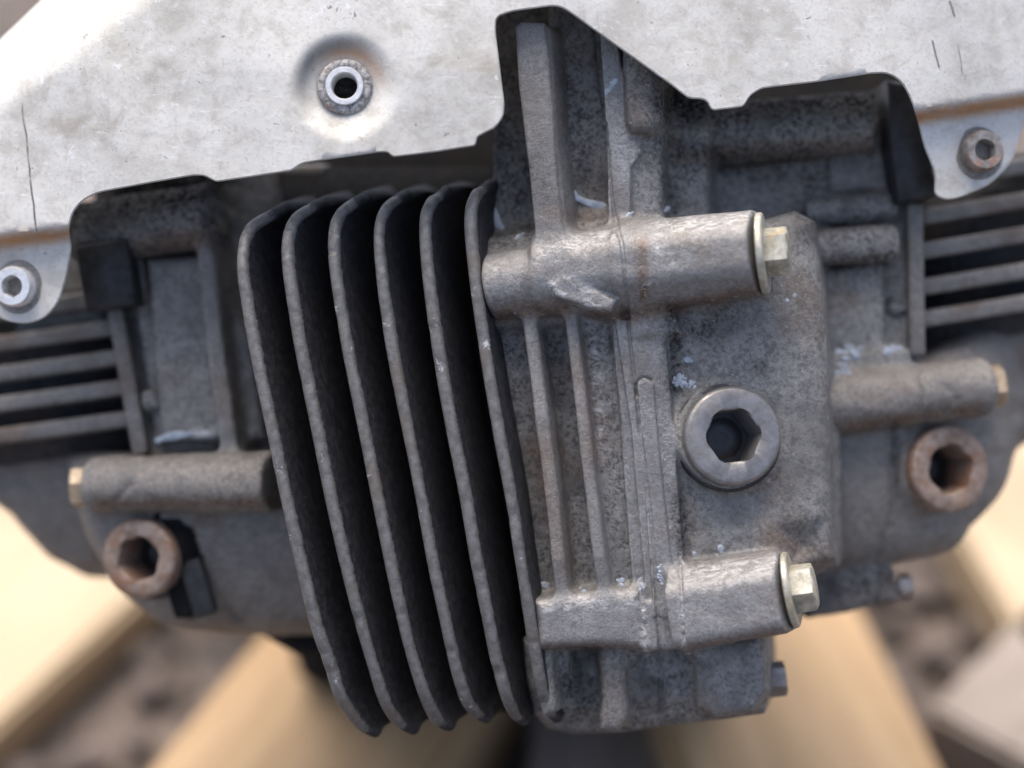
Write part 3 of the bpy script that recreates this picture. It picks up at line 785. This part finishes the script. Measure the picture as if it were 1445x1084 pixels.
Rf.piece(RPAN, 'side_panel', 'cast', rcase); Rf.piece(RLEDGE, 'ledge', 'cast', rcase)
Rf.piece(RBS, 'bolt_boss', 'cast_side', rcase); Rf.piece(RSM, 'bolt_boss', 'cast_dirty', rcase)
Rf.piece(RLUG, 'casing_lug', 'cast_dirty', rcase); Rf.piece(RPL, 'plug_seat', 'cast_side', rcase)

def grille(plate, bars, back, hb, parent):
    v, f = rbox(*plate, 2.0, 4.5, .7, up=(1, 0, 0)); part('grille_upright', v, f, 'cast_side', parent)
    for a, b in bars:
        v, f = rbox(a, b, hb, 5.0, .9); part('grille_bar', v, f, 'cast_side', parent)
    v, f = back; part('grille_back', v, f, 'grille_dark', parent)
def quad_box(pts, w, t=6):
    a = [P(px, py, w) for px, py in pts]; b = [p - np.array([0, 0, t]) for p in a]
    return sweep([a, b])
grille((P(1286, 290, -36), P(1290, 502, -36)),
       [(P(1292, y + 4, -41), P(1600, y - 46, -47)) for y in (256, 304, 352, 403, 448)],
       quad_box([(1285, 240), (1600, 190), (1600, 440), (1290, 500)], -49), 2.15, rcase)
v, f = rbox(P(1250, 433, -36), P(1284, 430, -38), 2.9, 2.9, 2.2); part('locating_pin', v, f, 'cast_dirty', rcase)
hex_bolt(P(1386, 547, -36), (1, .10, .02), 9.6, 5.0, 0, .4, 'zinc_dull', phase=R(15), label='tan hex bolt in the boss above a rusty plug')
hex_bolt(P(1268, 829, -48.5), (1, .12, .1), 6, 3.0, 0, .4, 'steel', phase=R(15), label='small dull bolt in the lug below the casing')
hex_bolt(P(1079, 960, -26), (1, .12, .1), 7.6, 5.0, 0, .4, 'steel', phase=R(15), label='pale bolt in the lug below the squarish boss')
plug(*PLUG_R, 11.2, 5.9, 'rusty', 'rusty orange socket plug below the tan bolt', h=8.5, deep=12, gasket='rusty', gr=10.5, phase=R(12))

# ================================================================== left casing
Lf = Field((-152, -70, -95), (-42, 60, -14), 0.75, 0.16)
LB, LBS, LPAN, LLUG, LPL, LTUBE, LRB, LFAR = 1, 2, 3, 4, 5, 6, 7, 8
Lf.slab([(150, 240), (460, 230), (470, 660), (200, 650)], -42, LPAN, draft=.02, ke=2, k=2)
Lf.slab([(205, 368), (300, 360), (322, 622), (226, 620)], -34, LPAN, draft=.08, ke=2, k=1.5)
Lf.slab([(178, 360), (200, 370), (238, 615), (218, 625)], -37, LPAN, draft=.08, ke=2, k=1.5)
Lf.slab([(322, 420), (350, 470), (372, 620), (330, 625)], -36, LPAN, draft=.08, ke=2, k=1.5)
Lf.slab([(20, 330), (140, 320), (150, 440), (165, 470), (20, 470)], -48, LPAN, draft=.05, ke=2, k=1.5)
Lf.rib([(286, 330, -29), (297, 440, -28), (314, 570, -28), (327, 660, -29)], 0, 2.3, LRB, k=1.5, ke=1, draft=.05)
Lf.cyl((105, 331, -38), (305, 303, -33), 8.0, 8.2, LTUBE, k=2, ke=2)
ltop2 = lambda X, Y: -35 - np.maximum(0, -X - 92)**2*.010 - np.maximum(0, -Y - 30)**2*.010
Lf.slab([(80, 640), (500, 640), (500, 905), (400, 905), (300, 906), (215, 892), (165, 852), (112, 765), (84, 690)], -38, LB, draft=.02, ke=9, k=3, top=ltop2, wref=-44)
ltop3 = lambda X, Y: -56 - np.maximum(0, -X - 120)**2*.004 - np.maximum(0, -Y - 15)**2*.010
Lf.slab([(-220, 600), (190, 600), (180, 826), (92, 824), (40, 792), (0, 728), (-60, 690), (-220, 660)], -58, LFAR, draft=.02, ke=8, k=2, top=ltop3, wref=-62)
Lf.cyl((132, 684, -36), (390, 680, -27), 7.2, 7.8, LBS, k=2, ke=1.2)
Lf.cyl((262, 766, -44), (225, 780, -40), 11, 10.6, LPL, k=1.5, ke=1)
Lf.slab([(232, 828), (262, 824), (272, 868), (246, 876)], -36, LPL, draft=.05, ke=1.2, k=1, bottom=-60)
bore(Lf, *PLUG_L, 7.6, 9)
seam(Lf, [(212, 634), (206, 655), (180, 690), (162, 708), (168, 720)], .45, 0, .4)
seam(Lf, [(270, 760), (300, 830), (345, 880), (390, 900)], .45, 0, .4)
seam(Lf, [(330, 640), (334, 680), (344, 718)], .35, 0, .4)
Lf.mesh(smooth=1, noise=.06)
Lf.stains({'brown': [([(140, 712), (390, 708)], 9, .8), ([(200, 350), (290, 340)], 14, .6)], 'oil': [([(110, 280), (300, 255)], 42, 1.5), ([(305, 280), (305, 330)], 18, .9), ([(180, 440), (218, 600)], 10, .8)], 'scuff': [([(225, 620), (300, 610)], 8, .8)]})  # tube-top black bakes the cast shadow of the sheet into the colour
lcase = Lf.piece(LB, 'side_casing', 'cast_side', None, 'rounded cast casing beside the outermost cooling fin')
Lf.piece(LPAN, 'side_panel', 'cast', lcase); Lf.piece(LBS, 'bolt_boss', 'cast_side', lcase)
Lf.piece(LTUBE, 'oil_gallery', 'cast_dirty', lcase); Lf.piece(LRB, 'upright_rib', 'cast_rib', lcase)
Lf.piece(LPL, 'plug_seat', 'shade_black', lcase); Lf.piece(LFAR, 'rear_casing', 'cast_side', lcase)
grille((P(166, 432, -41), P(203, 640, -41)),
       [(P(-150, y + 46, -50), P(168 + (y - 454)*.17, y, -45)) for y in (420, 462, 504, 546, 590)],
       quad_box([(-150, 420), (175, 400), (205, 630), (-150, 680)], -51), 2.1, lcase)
v, f = rbox(P(203, 566, -38), P(232, 563, -37), 2.9, 2.9, 2.0); part('locating_pin', v, f, 'cast_dirty', lcase)
hex_bolt(P(128, 687, -36), (-1, -.06, .12), 8.8, 4.6, 0, .3, 'zinc_dull', phase=R(15), label='tan hex bolt in the boss beside the outermost fin')
plug(*PLUG_L, 10.2, 5.3, 'rusty', 'rusty plug under the boss beside the outermost fin', h=8.5, deep=12, gasket='black_steel', gr=11.6, phase=R(12))
v, f = rbox(P(268, 790, -36), P(292, 868, -37), 3.0, 2.0, .8, up=(1, 0, 0)); part('retaining_clip', v, f, 'rubber', None, label='small black clip beside a rusty plug')

# rubber dampers under the shield tabs
def rubber(pts, w, t):
    q = [P(px, py, w) for px, py in pts]; c = sum(q)/len(q)
    inn = [c + (p - c)*.93 + np.array([0, 0, .0]) for p in q]
    v, f = sweep([[p + np.array([0, 0, 0.0]) for p in inn], [p - np.array([0, 0, .9]) for p in q], [p - np.array([0, 0, t]) for p in q]])
    return part('rubber_damper', v, f, 'rubber', None)
rubber([(104, 348), (178, 336), (192, 430), (122, 440)], -27, 22)
rubber([(1252, 112), (1288, 118), (1306, 180), (1324, 276), (1268, 286), (1256, 200)], -25, 22)

# ================================================================== heat shield
def fillet(poly, default=7, sub=4):
    out = []; n = len(poly)
    for i in range(n):
        p = np.array(poly[i][:2], float); r = poly[i][2] if len(poly[i]) > 2 else default
        a = np.array(poly[i-1][:2], float); b = np.array(poly[(i+1) % n][:2], float)
        la, lb = np.linalg.norm(a-p), np.linalg.norm(b-p)
        ra, rb = min(r, la*.45), min(r, lb*.45)
        A = p + (a-p)/la*ra; B = p + (b-p)/lb*rb
        for k in range(sub+1):
            t = k/sub; out.append((1-t)**2*A + 2*t*(1-t)*p + t*t*B)
    return np.array(out)
OUT = [(205, -140), (60, 0), (0, 57), (-120, 172), (-120, 372), (-60, 364), (-42, 400), (-20, 436), (8, 452, 14), (38, 456, 14), (64, 447, 14), (82, 424, 12), (92, 390), (99, 350),
       (95, 322), (100, 300, 12), (114, 282, 12), (137, 270, 12), (208, 257), (272, 246, 6), (288, 246, 6), (305, 255, 4), (360, 247), (411, 239, 5), (425, 229, 6), (450, 225),
       (534, 213, 4), (547, 213, 4), (555, 220, 3), (612, 213), (670, 204, 4), (672, 192, 5), (699, 178, 7), (709, 163, 6), (710, 146, 6), (697, 42, 12), (699, 22, 10), (722, 14, 10), (782, 6, 8), (797, 10, 8),
       (872, 64), (948, 118), (972, 137, 6), (992, 138, 5), (1000, 143, 4), (1005, 154, 4), (1048, 149, 4), (1058, 133, 6), (1074, 123, 7), (1150, 114), (1228, 102), (1253, 101, 10), (1273, 113, 12), (1287, 138, 14), (1298, 173, 10),
       (1306, 206), (1322, 245, 10), (1320, 274, 6), (1336, 281, 8), (1356, 277, 12), (1396, 260, 16), (1428, 228, 16), (1446, 166, 10), (1470, 128), (1560, 120), (1560, -140)]
outline = fillet(OUT)
HC_PX = (487, 123)
HB = [((-160, 362), (110, 327)), ((1270, 168), (1580, 122))]     # joggle lines
def bend_side(px, py, ln):
    (x0, y0), (x1, y1) = ln; L = math.hypot(x1-x0, y1-y0)
    return ((x1-x0)*(py-y0) - (y1-y0)*(px-x0))/L             # positive below the line
def sstep(a, b, x):
    t = min(1, max(0, (x-a)/(b-a))); return t*t*(3-2*t)
def shield_w(px, py):
    w = 5.5 - (4.2e-5 if px < 640 else 3.0e-5)*(px - 640)**2 - max(0, 100 - py)*.008
    w += .35*math.sin(px*.011 + py*.006) + .25*math.sin(px*.023 - py*.017 + 1)
    # folded corner
    d = ((185 - 0)*(py - 135) - (0 - 135)*(px - 0))/math.hypot(185, 135)
    if d < 25: w -= .0022*(25 - d)**2 if d > -45 else .0022*70**2 + .31*(-45 - d)
    for ln, lim in zip(HB, (px < 300, px > 1150)):
        if lim: w -= 7.0*sstep(-12, 14, bend_side(px, py, ln))
    r = math.hypot(px - HC_PX[0], py - HC_PX[1])
    w -= 3.4*(1 - sstep(30, 80, r))
    # slightly rolled edge near the central notch
    return w
from math import hypot
pts2 = [tuple(p) for p in outline]; nO = len(pts2)
hole = [(HC_PX[0] + 30*math.cos(2*math.pi*k/40), HC_PX[1] + 30*math.sin(2*math.pi*k/40)) for k in range(40)]
gx, gy = np.meshgrid(np.arange(-116, 1560, 7.0), np.arange(-136, 460, 7.0), indexing='ij')
dd = poly_sdf([tuple(p) for p in outline], gx.astype(np.float32), gy.astype(np.float32))
rr = np.hypot(gx - HC_PX[0], gy - HC_PX[1])
inner = [(float(a) + random.uniform(-1, 1), float(b) + random.uniform(-1, 1)) for a, b in zip(gx[(dd < -3.2) & (rr > 95)], gy[(dd < -3.2) & (rr > 95)])]
for r_ in np.arange(33, 95, 3.5):
    m = int(2*math.pi*r_/5)
    inner += [(HC_PX[0] + r_*math.cos(2*math.pi*(k + .5*(m % 2))/m), HC_PX[1] + r_*math.sin(2*math.pi*k/m)) for k in range(m)]
allp = pts2 + hole + inner
edges = [(i, (i+1) % nO) for i in range(nO)] + [(nO + i, nO + (i+1) % 40) for i in range(40)]
cv, ce, cf, *_ = delaunay_2d_cdt([Vector(p) for p in allp], edges, [], 1, 1e-4)
tri = []
for f in cf:
    cx = sum(cv[i].x for i in f)/3; cy = sum(cv[i].y for i in f)/3
    if math.hypot(cx - HC_PX[0], cy - HC_PX[1]) < 29.5: continue
    tri.append(tuple(f))
tt = 1.3
front = [P(p.x, p.y, shield_w(p.x, p.y)) for p in cv]; nv = len(front)
back = [p - np.array([0, 0, tt]) for p in front]
a0 = tri[0]; nz = np.cross(front[a0[1]] - front[a0[0]], front[a0[2]] - front[a0[0]])[2]
if nz < 0: tri = [t[::-1] for t in tri]
cnt = {}
for t in tri:
    for i in range(3):
        e = (t[i], t[(i+1) % 3]); cnt[e] = cnt.get(e, 0) + 1
rim = [e for e in cnt if (e[1], e[0]) not in cnt]
# a narrow rounded lip along the cut edge
rimv = sorted({i for e in rim for i in e}); lip = {i: 2*nv + k for k, i in enumerate(rimv)}
outn = {i: np.zeros(3) for i in rimv}
for a, b in rim:
    d_ = front[b] - front[a]; nrm = np.array([d_[1], -d_[0], 0]);
    for i in (a, b): outn[i] += nrm
lipv = [front[i] + unit(outn[i])*0.28 - np.array([0, 0, .45]) for i in rimv]
faces = tri + [tuple(i + nv for i in t[::-1]) for t in tri]
for a, b in rim:
    faces.append((b, a, lip[a], lip[b])); faces.append((lip[b], lip[a], a + nv, b + nv))
def segd(px, py, a, b):
    ex, ey = b[0]-a[0], b[1]-a[1]; t = min(1, max(0, ((px-a[0])*ex + (py-a[1])*ey)/(ex*ex+ey*ey)))
    return math.hypot(px-a[0]-ex*t, py-a[1]-ey*t)
rust, dish_dark = [], []
def ar(px, py):
    r = 0
    for ln, lim in zip(HB, (px < 150, px > 1250)):
        if lim: r = max(r, 1.05*math.exp(-((bend_side(px, py, ln) - 1)/10)**2))
    rc = math.hypot(px - HC_PX[0], py - HC_PX[1]); th = math.atan2(py - HC_PX[1], px - HC_PX[0])
    r = max(r, .75*math.exp(-((rc - 50)/11)**2)*max(0, math.cos(th + math.pi/2 - .25)))
    b = .80*math.exp(-((rc - 62)/13)**2)*max(0, math.cos(th + 2.35))**.8  # darker patch on the dish's upper-left wall
    b = max(b, .45*math.exp(-((rc - 36)/5)**2))
    return r, b
for p in cv:
    r, b = ar(p.x, p.y); rust.append(r); dish_dark.append(b)
rust = rust + rust + [rust[i] for i in rimv]; dish_dark = dish_dark + dish_dark + [dish_dark[i] for i in rimv]
DIRT = [(228, 96, 14, .7), (212, 115, 9, .5), (176, 74, 16, .45), (600, 165, 22, .35), (270, 195, 14, .35), (1040, 50, 18, .4), (1060, 62, 10, .35), (640, 10, 18, .4), (430, 195, 12, .3), (1380, 120, 25, .3), (110, 30, 20, .25), (520, 190, 30, .25), (470, 175, 20, .5), (520, 155, 14, .4), (150, 205, 10, .3)]
scr0 = [min(1, sum(am*math.exp(-((p.x - x)**2 + (p.y - y)**2)/sg**2) for x, y, sg, am in DIRT)) for p in cv]
scr = scr0 + scr0 + [scr0[i] for i in rimv]
shield = part('heat_shield', front + back + lipv, faces, 'shield', None, sharp=50, attrs={'rust': rust, 'dish_dark': dish_dark, 'scratch': scr}, label='pale oxidised aluminium heat shield with cut-out lower edge')
# fixing sleeve in the dish
w0 = shield_w(HC_PX[0] + 34, HC_PX[1])
c0 = P(HC_PX[0], HC_PX[1], w0)
v, f = lathe([(6.6, -.3), (6.5, .5), (6.0, 1.1), (4.6, 1.3), (4.4, .6)], c0, (0, 0, 1), 48); f = [q for q in f if len(q) == 4]
part('grommet', v, f, metal_mat('crusty_grommet', (.14, .13, .12), (.48, .47, .45), .3, .1, .7, bump=1.0, sc=900), shield)
v, f = lathe([(4.5, -6), (4.5, 1.7), (4.3, 2.0), (3.3, 2.0), (3.0, 1.6), (2.95, -6)], c0, (0, 0, 1), 48); f = [q for q in f if len(q) == 4]
part('fixing_sleeve', v, f, 'white_zinc', shield, sharp=40)
v, f = lathe([(2.95, -4), (2.2, -4.2), (1.6, -6), (0.01, -6)], c0, (0.05, 0, 1), 32)
part('stud_end', v, f, 'black_steel', shield)
# tab screws: socket head on a washer
def tab_screw(px, py, axis):
    w = shield_w(px, py); o = P(px, py, w)
    v, f = lathe([(2, -4), (6.6, -4), (6.6, .0), (6.3, .6), (3.5, .7)], o, axis, 40)
    s = part('tab_screw', v, f, 'cast_side', None, sharp=45, label='socket screw with washer in the shield tab ' + ('beside the pale screw head' if False else ('near the finned side' if px < 700 else 'beyond the end cover')))
    v, f = lathe([(5.0, .4), (5.0, 3.4), (4.5, 4.2), (2.7, 4.2), (2.5, 3.9, 'h'), (2.45, .5, 'h')], o, axis, 42); f = [q for q in f if len(q) == 4]
    h = part('screw_head', v, f, 'white_zinc' if px < 700 else M.setdefault('dirty_screw', metal_mat('dirty_screw_steel', (.14, .125, .11), (.34, .32, .29), .35, .3, .55, bump=.8)), s, sharp=40)
    v, f = lathe([(2.9, .6), (1.0, .4), (0.01, .4)], o, axis, 42); part('screw_socket', v, f, 'rusty' if px < 700 else 'void', s)
tab_screw(27, 405, (-.15, -.02, 1)); tab_screw(1380, 216, (.16, .05, 1))

# ================================================================== hidden body behind, down to the timber
def wbox(name, x0, x1, y0, y1, z0, z1, mat, parent, bev=.012):
    bm = bmesh.new(); bmesh.ops.create_cube(bm, size=1)
    for vv in bm.verts: vv.co = Vector(((x0+x1)/2 + vv.co.x*(x1-x0), (y0+y1)/2 + vv.co.y*(y1-y0), (z0+z1)/2 + vv.co.z*(z1-z0))) - BASE
    bmesh.ops.bevel(bm, geom=bm.edges[:], offset=bev, segments=3, profile=.5, affect='EDGES')
    me = bpy.data.meshes.new(name); bm.to_mesh(me); bm.free(); me.materials.append(M[mat])
    me.polygons.foreach_set('use_smooth', [True]*len(me.polygons))
    o = bpy.data.objects.new(name, me); col.objects.link(o); o.parent = parent; return o
q = [P(120, 170, -62), P(1360, 60, -62), P(1340, 720, -66), P(1050, 930, -62), P(420, 930, -62), P(160, 780, -66)]
c = sum(q)/len(q)
v, f = sweep([[c + (p-c)*.96 for p in q], [p - np.array([0, 0, 4]) for p in q], [p - np.array([0, 0, 70]) for p in q]])
case = part('crankcase', v, f, 'shade_black', None, label='dark crankcase body behind the castings')
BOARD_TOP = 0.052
wbox('sump', -.075, .075, .085, .19, BOARD_TOP + .0005, .20, 'shade_black', case)

# ------------------------------------------------------------------ wet sky reflections modelled as pale blob residue
GLINTS = [
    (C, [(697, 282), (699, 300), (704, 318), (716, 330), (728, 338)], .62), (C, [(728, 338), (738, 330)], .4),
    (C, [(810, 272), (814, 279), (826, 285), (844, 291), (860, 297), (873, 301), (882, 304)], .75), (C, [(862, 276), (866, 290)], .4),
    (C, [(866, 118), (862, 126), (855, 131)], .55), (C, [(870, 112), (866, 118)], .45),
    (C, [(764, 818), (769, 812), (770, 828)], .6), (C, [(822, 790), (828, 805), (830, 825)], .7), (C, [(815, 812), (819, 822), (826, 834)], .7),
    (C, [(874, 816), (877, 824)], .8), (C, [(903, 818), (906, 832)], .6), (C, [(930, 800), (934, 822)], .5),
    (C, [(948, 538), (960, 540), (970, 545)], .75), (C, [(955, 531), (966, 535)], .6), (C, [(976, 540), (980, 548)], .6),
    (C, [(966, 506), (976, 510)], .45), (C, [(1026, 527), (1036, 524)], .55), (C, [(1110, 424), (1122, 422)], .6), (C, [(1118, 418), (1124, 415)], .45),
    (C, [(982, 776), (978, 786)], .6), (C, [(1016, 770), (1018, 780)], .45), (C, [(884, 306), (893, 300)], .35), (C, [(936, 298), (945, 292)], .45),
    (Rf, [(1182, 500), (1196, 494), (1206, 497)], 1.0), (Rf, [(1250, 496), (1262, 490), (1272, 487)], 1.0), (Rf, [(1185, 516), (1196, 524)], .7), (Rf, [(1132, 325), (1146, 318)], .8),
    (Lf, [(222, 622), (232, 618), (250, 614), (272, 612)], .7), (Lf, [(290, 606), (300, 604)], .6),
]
rv, rfc = [], []
ico = bmesh.new(); bmesh.ops.create_icosphere(ico, subdivisions=2, radius=1)
iv = np.array([list(v_.co) for v_ in ico.verts]); ifc = [[v_.index for v_ in f_.verts] for f_ in ico.faces]; ico.free()
for fld, line, r_ in GLINTS:
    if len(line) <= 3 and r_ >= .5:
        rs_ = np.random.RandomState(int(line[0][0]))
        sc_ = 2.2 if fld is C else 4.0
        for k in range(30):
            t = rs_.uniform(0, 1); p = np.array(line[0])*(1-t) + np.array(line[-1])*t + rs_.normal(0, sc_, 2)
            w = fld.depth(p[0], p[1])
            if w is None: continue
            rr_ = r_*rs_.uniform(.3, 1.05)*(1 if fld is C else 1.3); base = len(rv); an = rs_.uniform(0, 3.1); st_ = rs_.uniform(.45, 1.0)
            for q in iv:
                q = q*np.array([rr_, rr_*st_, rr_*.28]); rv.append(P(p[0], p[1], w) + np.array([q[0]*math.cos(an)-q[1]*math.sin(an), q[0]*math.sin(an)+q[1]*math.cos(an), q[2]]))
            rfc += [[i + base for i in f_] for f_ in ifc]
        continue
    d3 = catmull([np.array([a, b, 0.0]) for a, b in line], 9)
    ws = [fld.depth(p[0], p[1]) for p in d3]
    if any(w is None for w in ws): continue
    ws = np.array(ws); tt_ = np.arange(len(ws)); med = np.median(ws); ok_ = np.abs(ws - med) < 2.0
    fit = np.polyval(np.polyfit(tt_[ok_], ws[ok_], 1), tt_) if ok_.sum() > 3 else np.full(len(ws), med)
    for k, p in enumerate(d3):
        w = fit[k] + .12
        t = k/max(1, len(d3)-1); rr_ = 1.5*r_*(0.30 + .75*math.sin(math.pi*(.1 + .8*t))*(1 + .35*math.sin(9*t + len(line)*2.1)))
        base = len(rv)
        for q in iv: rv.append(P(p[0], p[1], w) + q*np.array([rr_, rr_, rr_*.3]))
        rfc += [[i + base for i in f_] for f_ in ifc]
o = part('glints', rv, rfc, 'glint_skin', None, label='pale blobs modelled as sky residue in the corners of the casting'); o['kind'] = 'stuff'

# ================================================================== ground and timber
CAMW = V2W((0, 0, D))
def G(px, py, h):
    d = V2W(P(px, py, 0)) - CAMW; t = (h - CAMW.z)/d.z; return CAMW + d*t
def world_obj(name, bm, mat, label=None, cat=None, kind=None, group=None, loc=None):
    me = bpy.data.meshes.new(name); bm.to_mesh(me); bm.free(); me.materials.append(M[mat])
    o = bpy.data.objects.new(name, me); col.objects.link(o)
    if loc is not None: o.location = loc
    if label: o['label'] = label
    if cat: o['category'] = cat
    if kind: o['kind'] = kind
    if group: o['group'] = group
    return o
bm = bmesh.new(); bmesh.ops.create_grid(bm, x_segments=60, y_segments=60, size=3.0)
for vv in bm.verts:
    if abs(vv.co.x) > .0: vv.co.z = -.004 + .003*math.sin(vv.co.x*19)*math.cos(vv.co.y*17)
world_obj('ground', bm, 'soil', kind='structure', loc=(0, 1.2, -.002))

def board(a, b, width, z0, z1, mat, label, side=1):
    """a->b one long top edge; the board lies to its left (side=1) or right (-1)"""
    a = Vector((a.x, a.y, 0)); b = Vector((b.x, b.y, 0)); u = (b - a).normalized(); nrm = Vector((-u.y, u.x, 0))*side
    L = (b - a).length; c = (a + b)/2 + nrm*width/2
    bm = bmesh.new(); bmesh.ops.create_cube(bm, size=1)
    for vv in bm.verts: vv.co = Vector((vv.co.x*L, vv.co.y*width, (vv.co.z + .5)*(z1 - z0)))
    bmesh.ops.bevel(bm, geom=bm.edges[:], offset=.0025, segments=2, affect='EDGES')
    o = world_obj('timber_board', bm, mat, label, 'board', group='timber under the engine', loc=(c.x, c.y, z0))
    o.rotation_euler.z = math.atan2(u.y, u.x); return o
def ext(a, b, e0, e1):
    u = (b - a).normalized(); return a - u*e0, b + u*e1
h = .022
a, b = ext(G(0, 1020, h), G(172, 862, h), .12, .20)
board(a, b, .30, 0, h, 'wood_pale', 'pale cream thick plank lying beside the finned side of the engine', 1)
h = BOARD_TOP
a, b = ext(G(208, 1084, h), G(332, 935, h), .10, .16)
board(a, b, .085, 0, h, 'wood_tan', 'tan timber under the cooling fins', -1)
a, b = ext(G(1330, 1084, h), G(1222, 872, h), .10, .14)
board(a, b, .085, 0, h, 'wood_tan', 'tan timber under the end cover and squarish boss', 1)
h2 = .03
a, b = ext(G(1445, 905, h2), G(1385, 800, h2), .10, .2)
board(a, b, .20, 0, h2, 'wood_pale', 'pale thin board lying beyond the rounded casing', -1)
M['wood_grey'] = wood_mat('weathered_grey_wood', (0.20, 0.165, 0.13), (0.29, 0.24, 0.20), 0.3)
hg = .03
a, b = ext(G(1310, 1000, hg), G(1400, 905, hg), .0, .05)
board(a, b, .09, 0, hg, 'wood_grey', 'weathered grey offcut beyond the tan timber and rounded casing', -1)
a, b = ext(G(742, 1100, hg), G(748, 1040, hg), .05, .03)
board(a, b, .052, 0, hg, 'wood_grey', 'weathered grey offcut between the two tan timbers', -1)
# loose gravel and chips
rs = np.random.RandomState(8); bm = bmesh.new()
for k in range(700):
    c_ = G(rs.uniform(-200, 1600), rs.uniform(500, 1150), 0); r_ = rs.uniform(.002, .009)
    if c_.y > .9: continue
    m = bmesh.ops.create_icosphere(bm, subdivisions=1, radius=r_)
    for vv in m['verts']: vv.co = Vector((vv.co.x*rs.uniform(.7, 1.3), vv.co.y*rs.uniform(.7, 1.3), vv.co.z*.7)) + Vector((c_.x, c_.y, r_*.3))
M['gravel'] = metal_mat('brown_gravel', (0.05, 0.04, 0.035), (0.14, 0.11, 0.095), 0, 0, .8, sc=60)
world_obj('gravel', bm, 'gravel', 'small loose gravel on the dark soil', 'gravel', 'stuff')
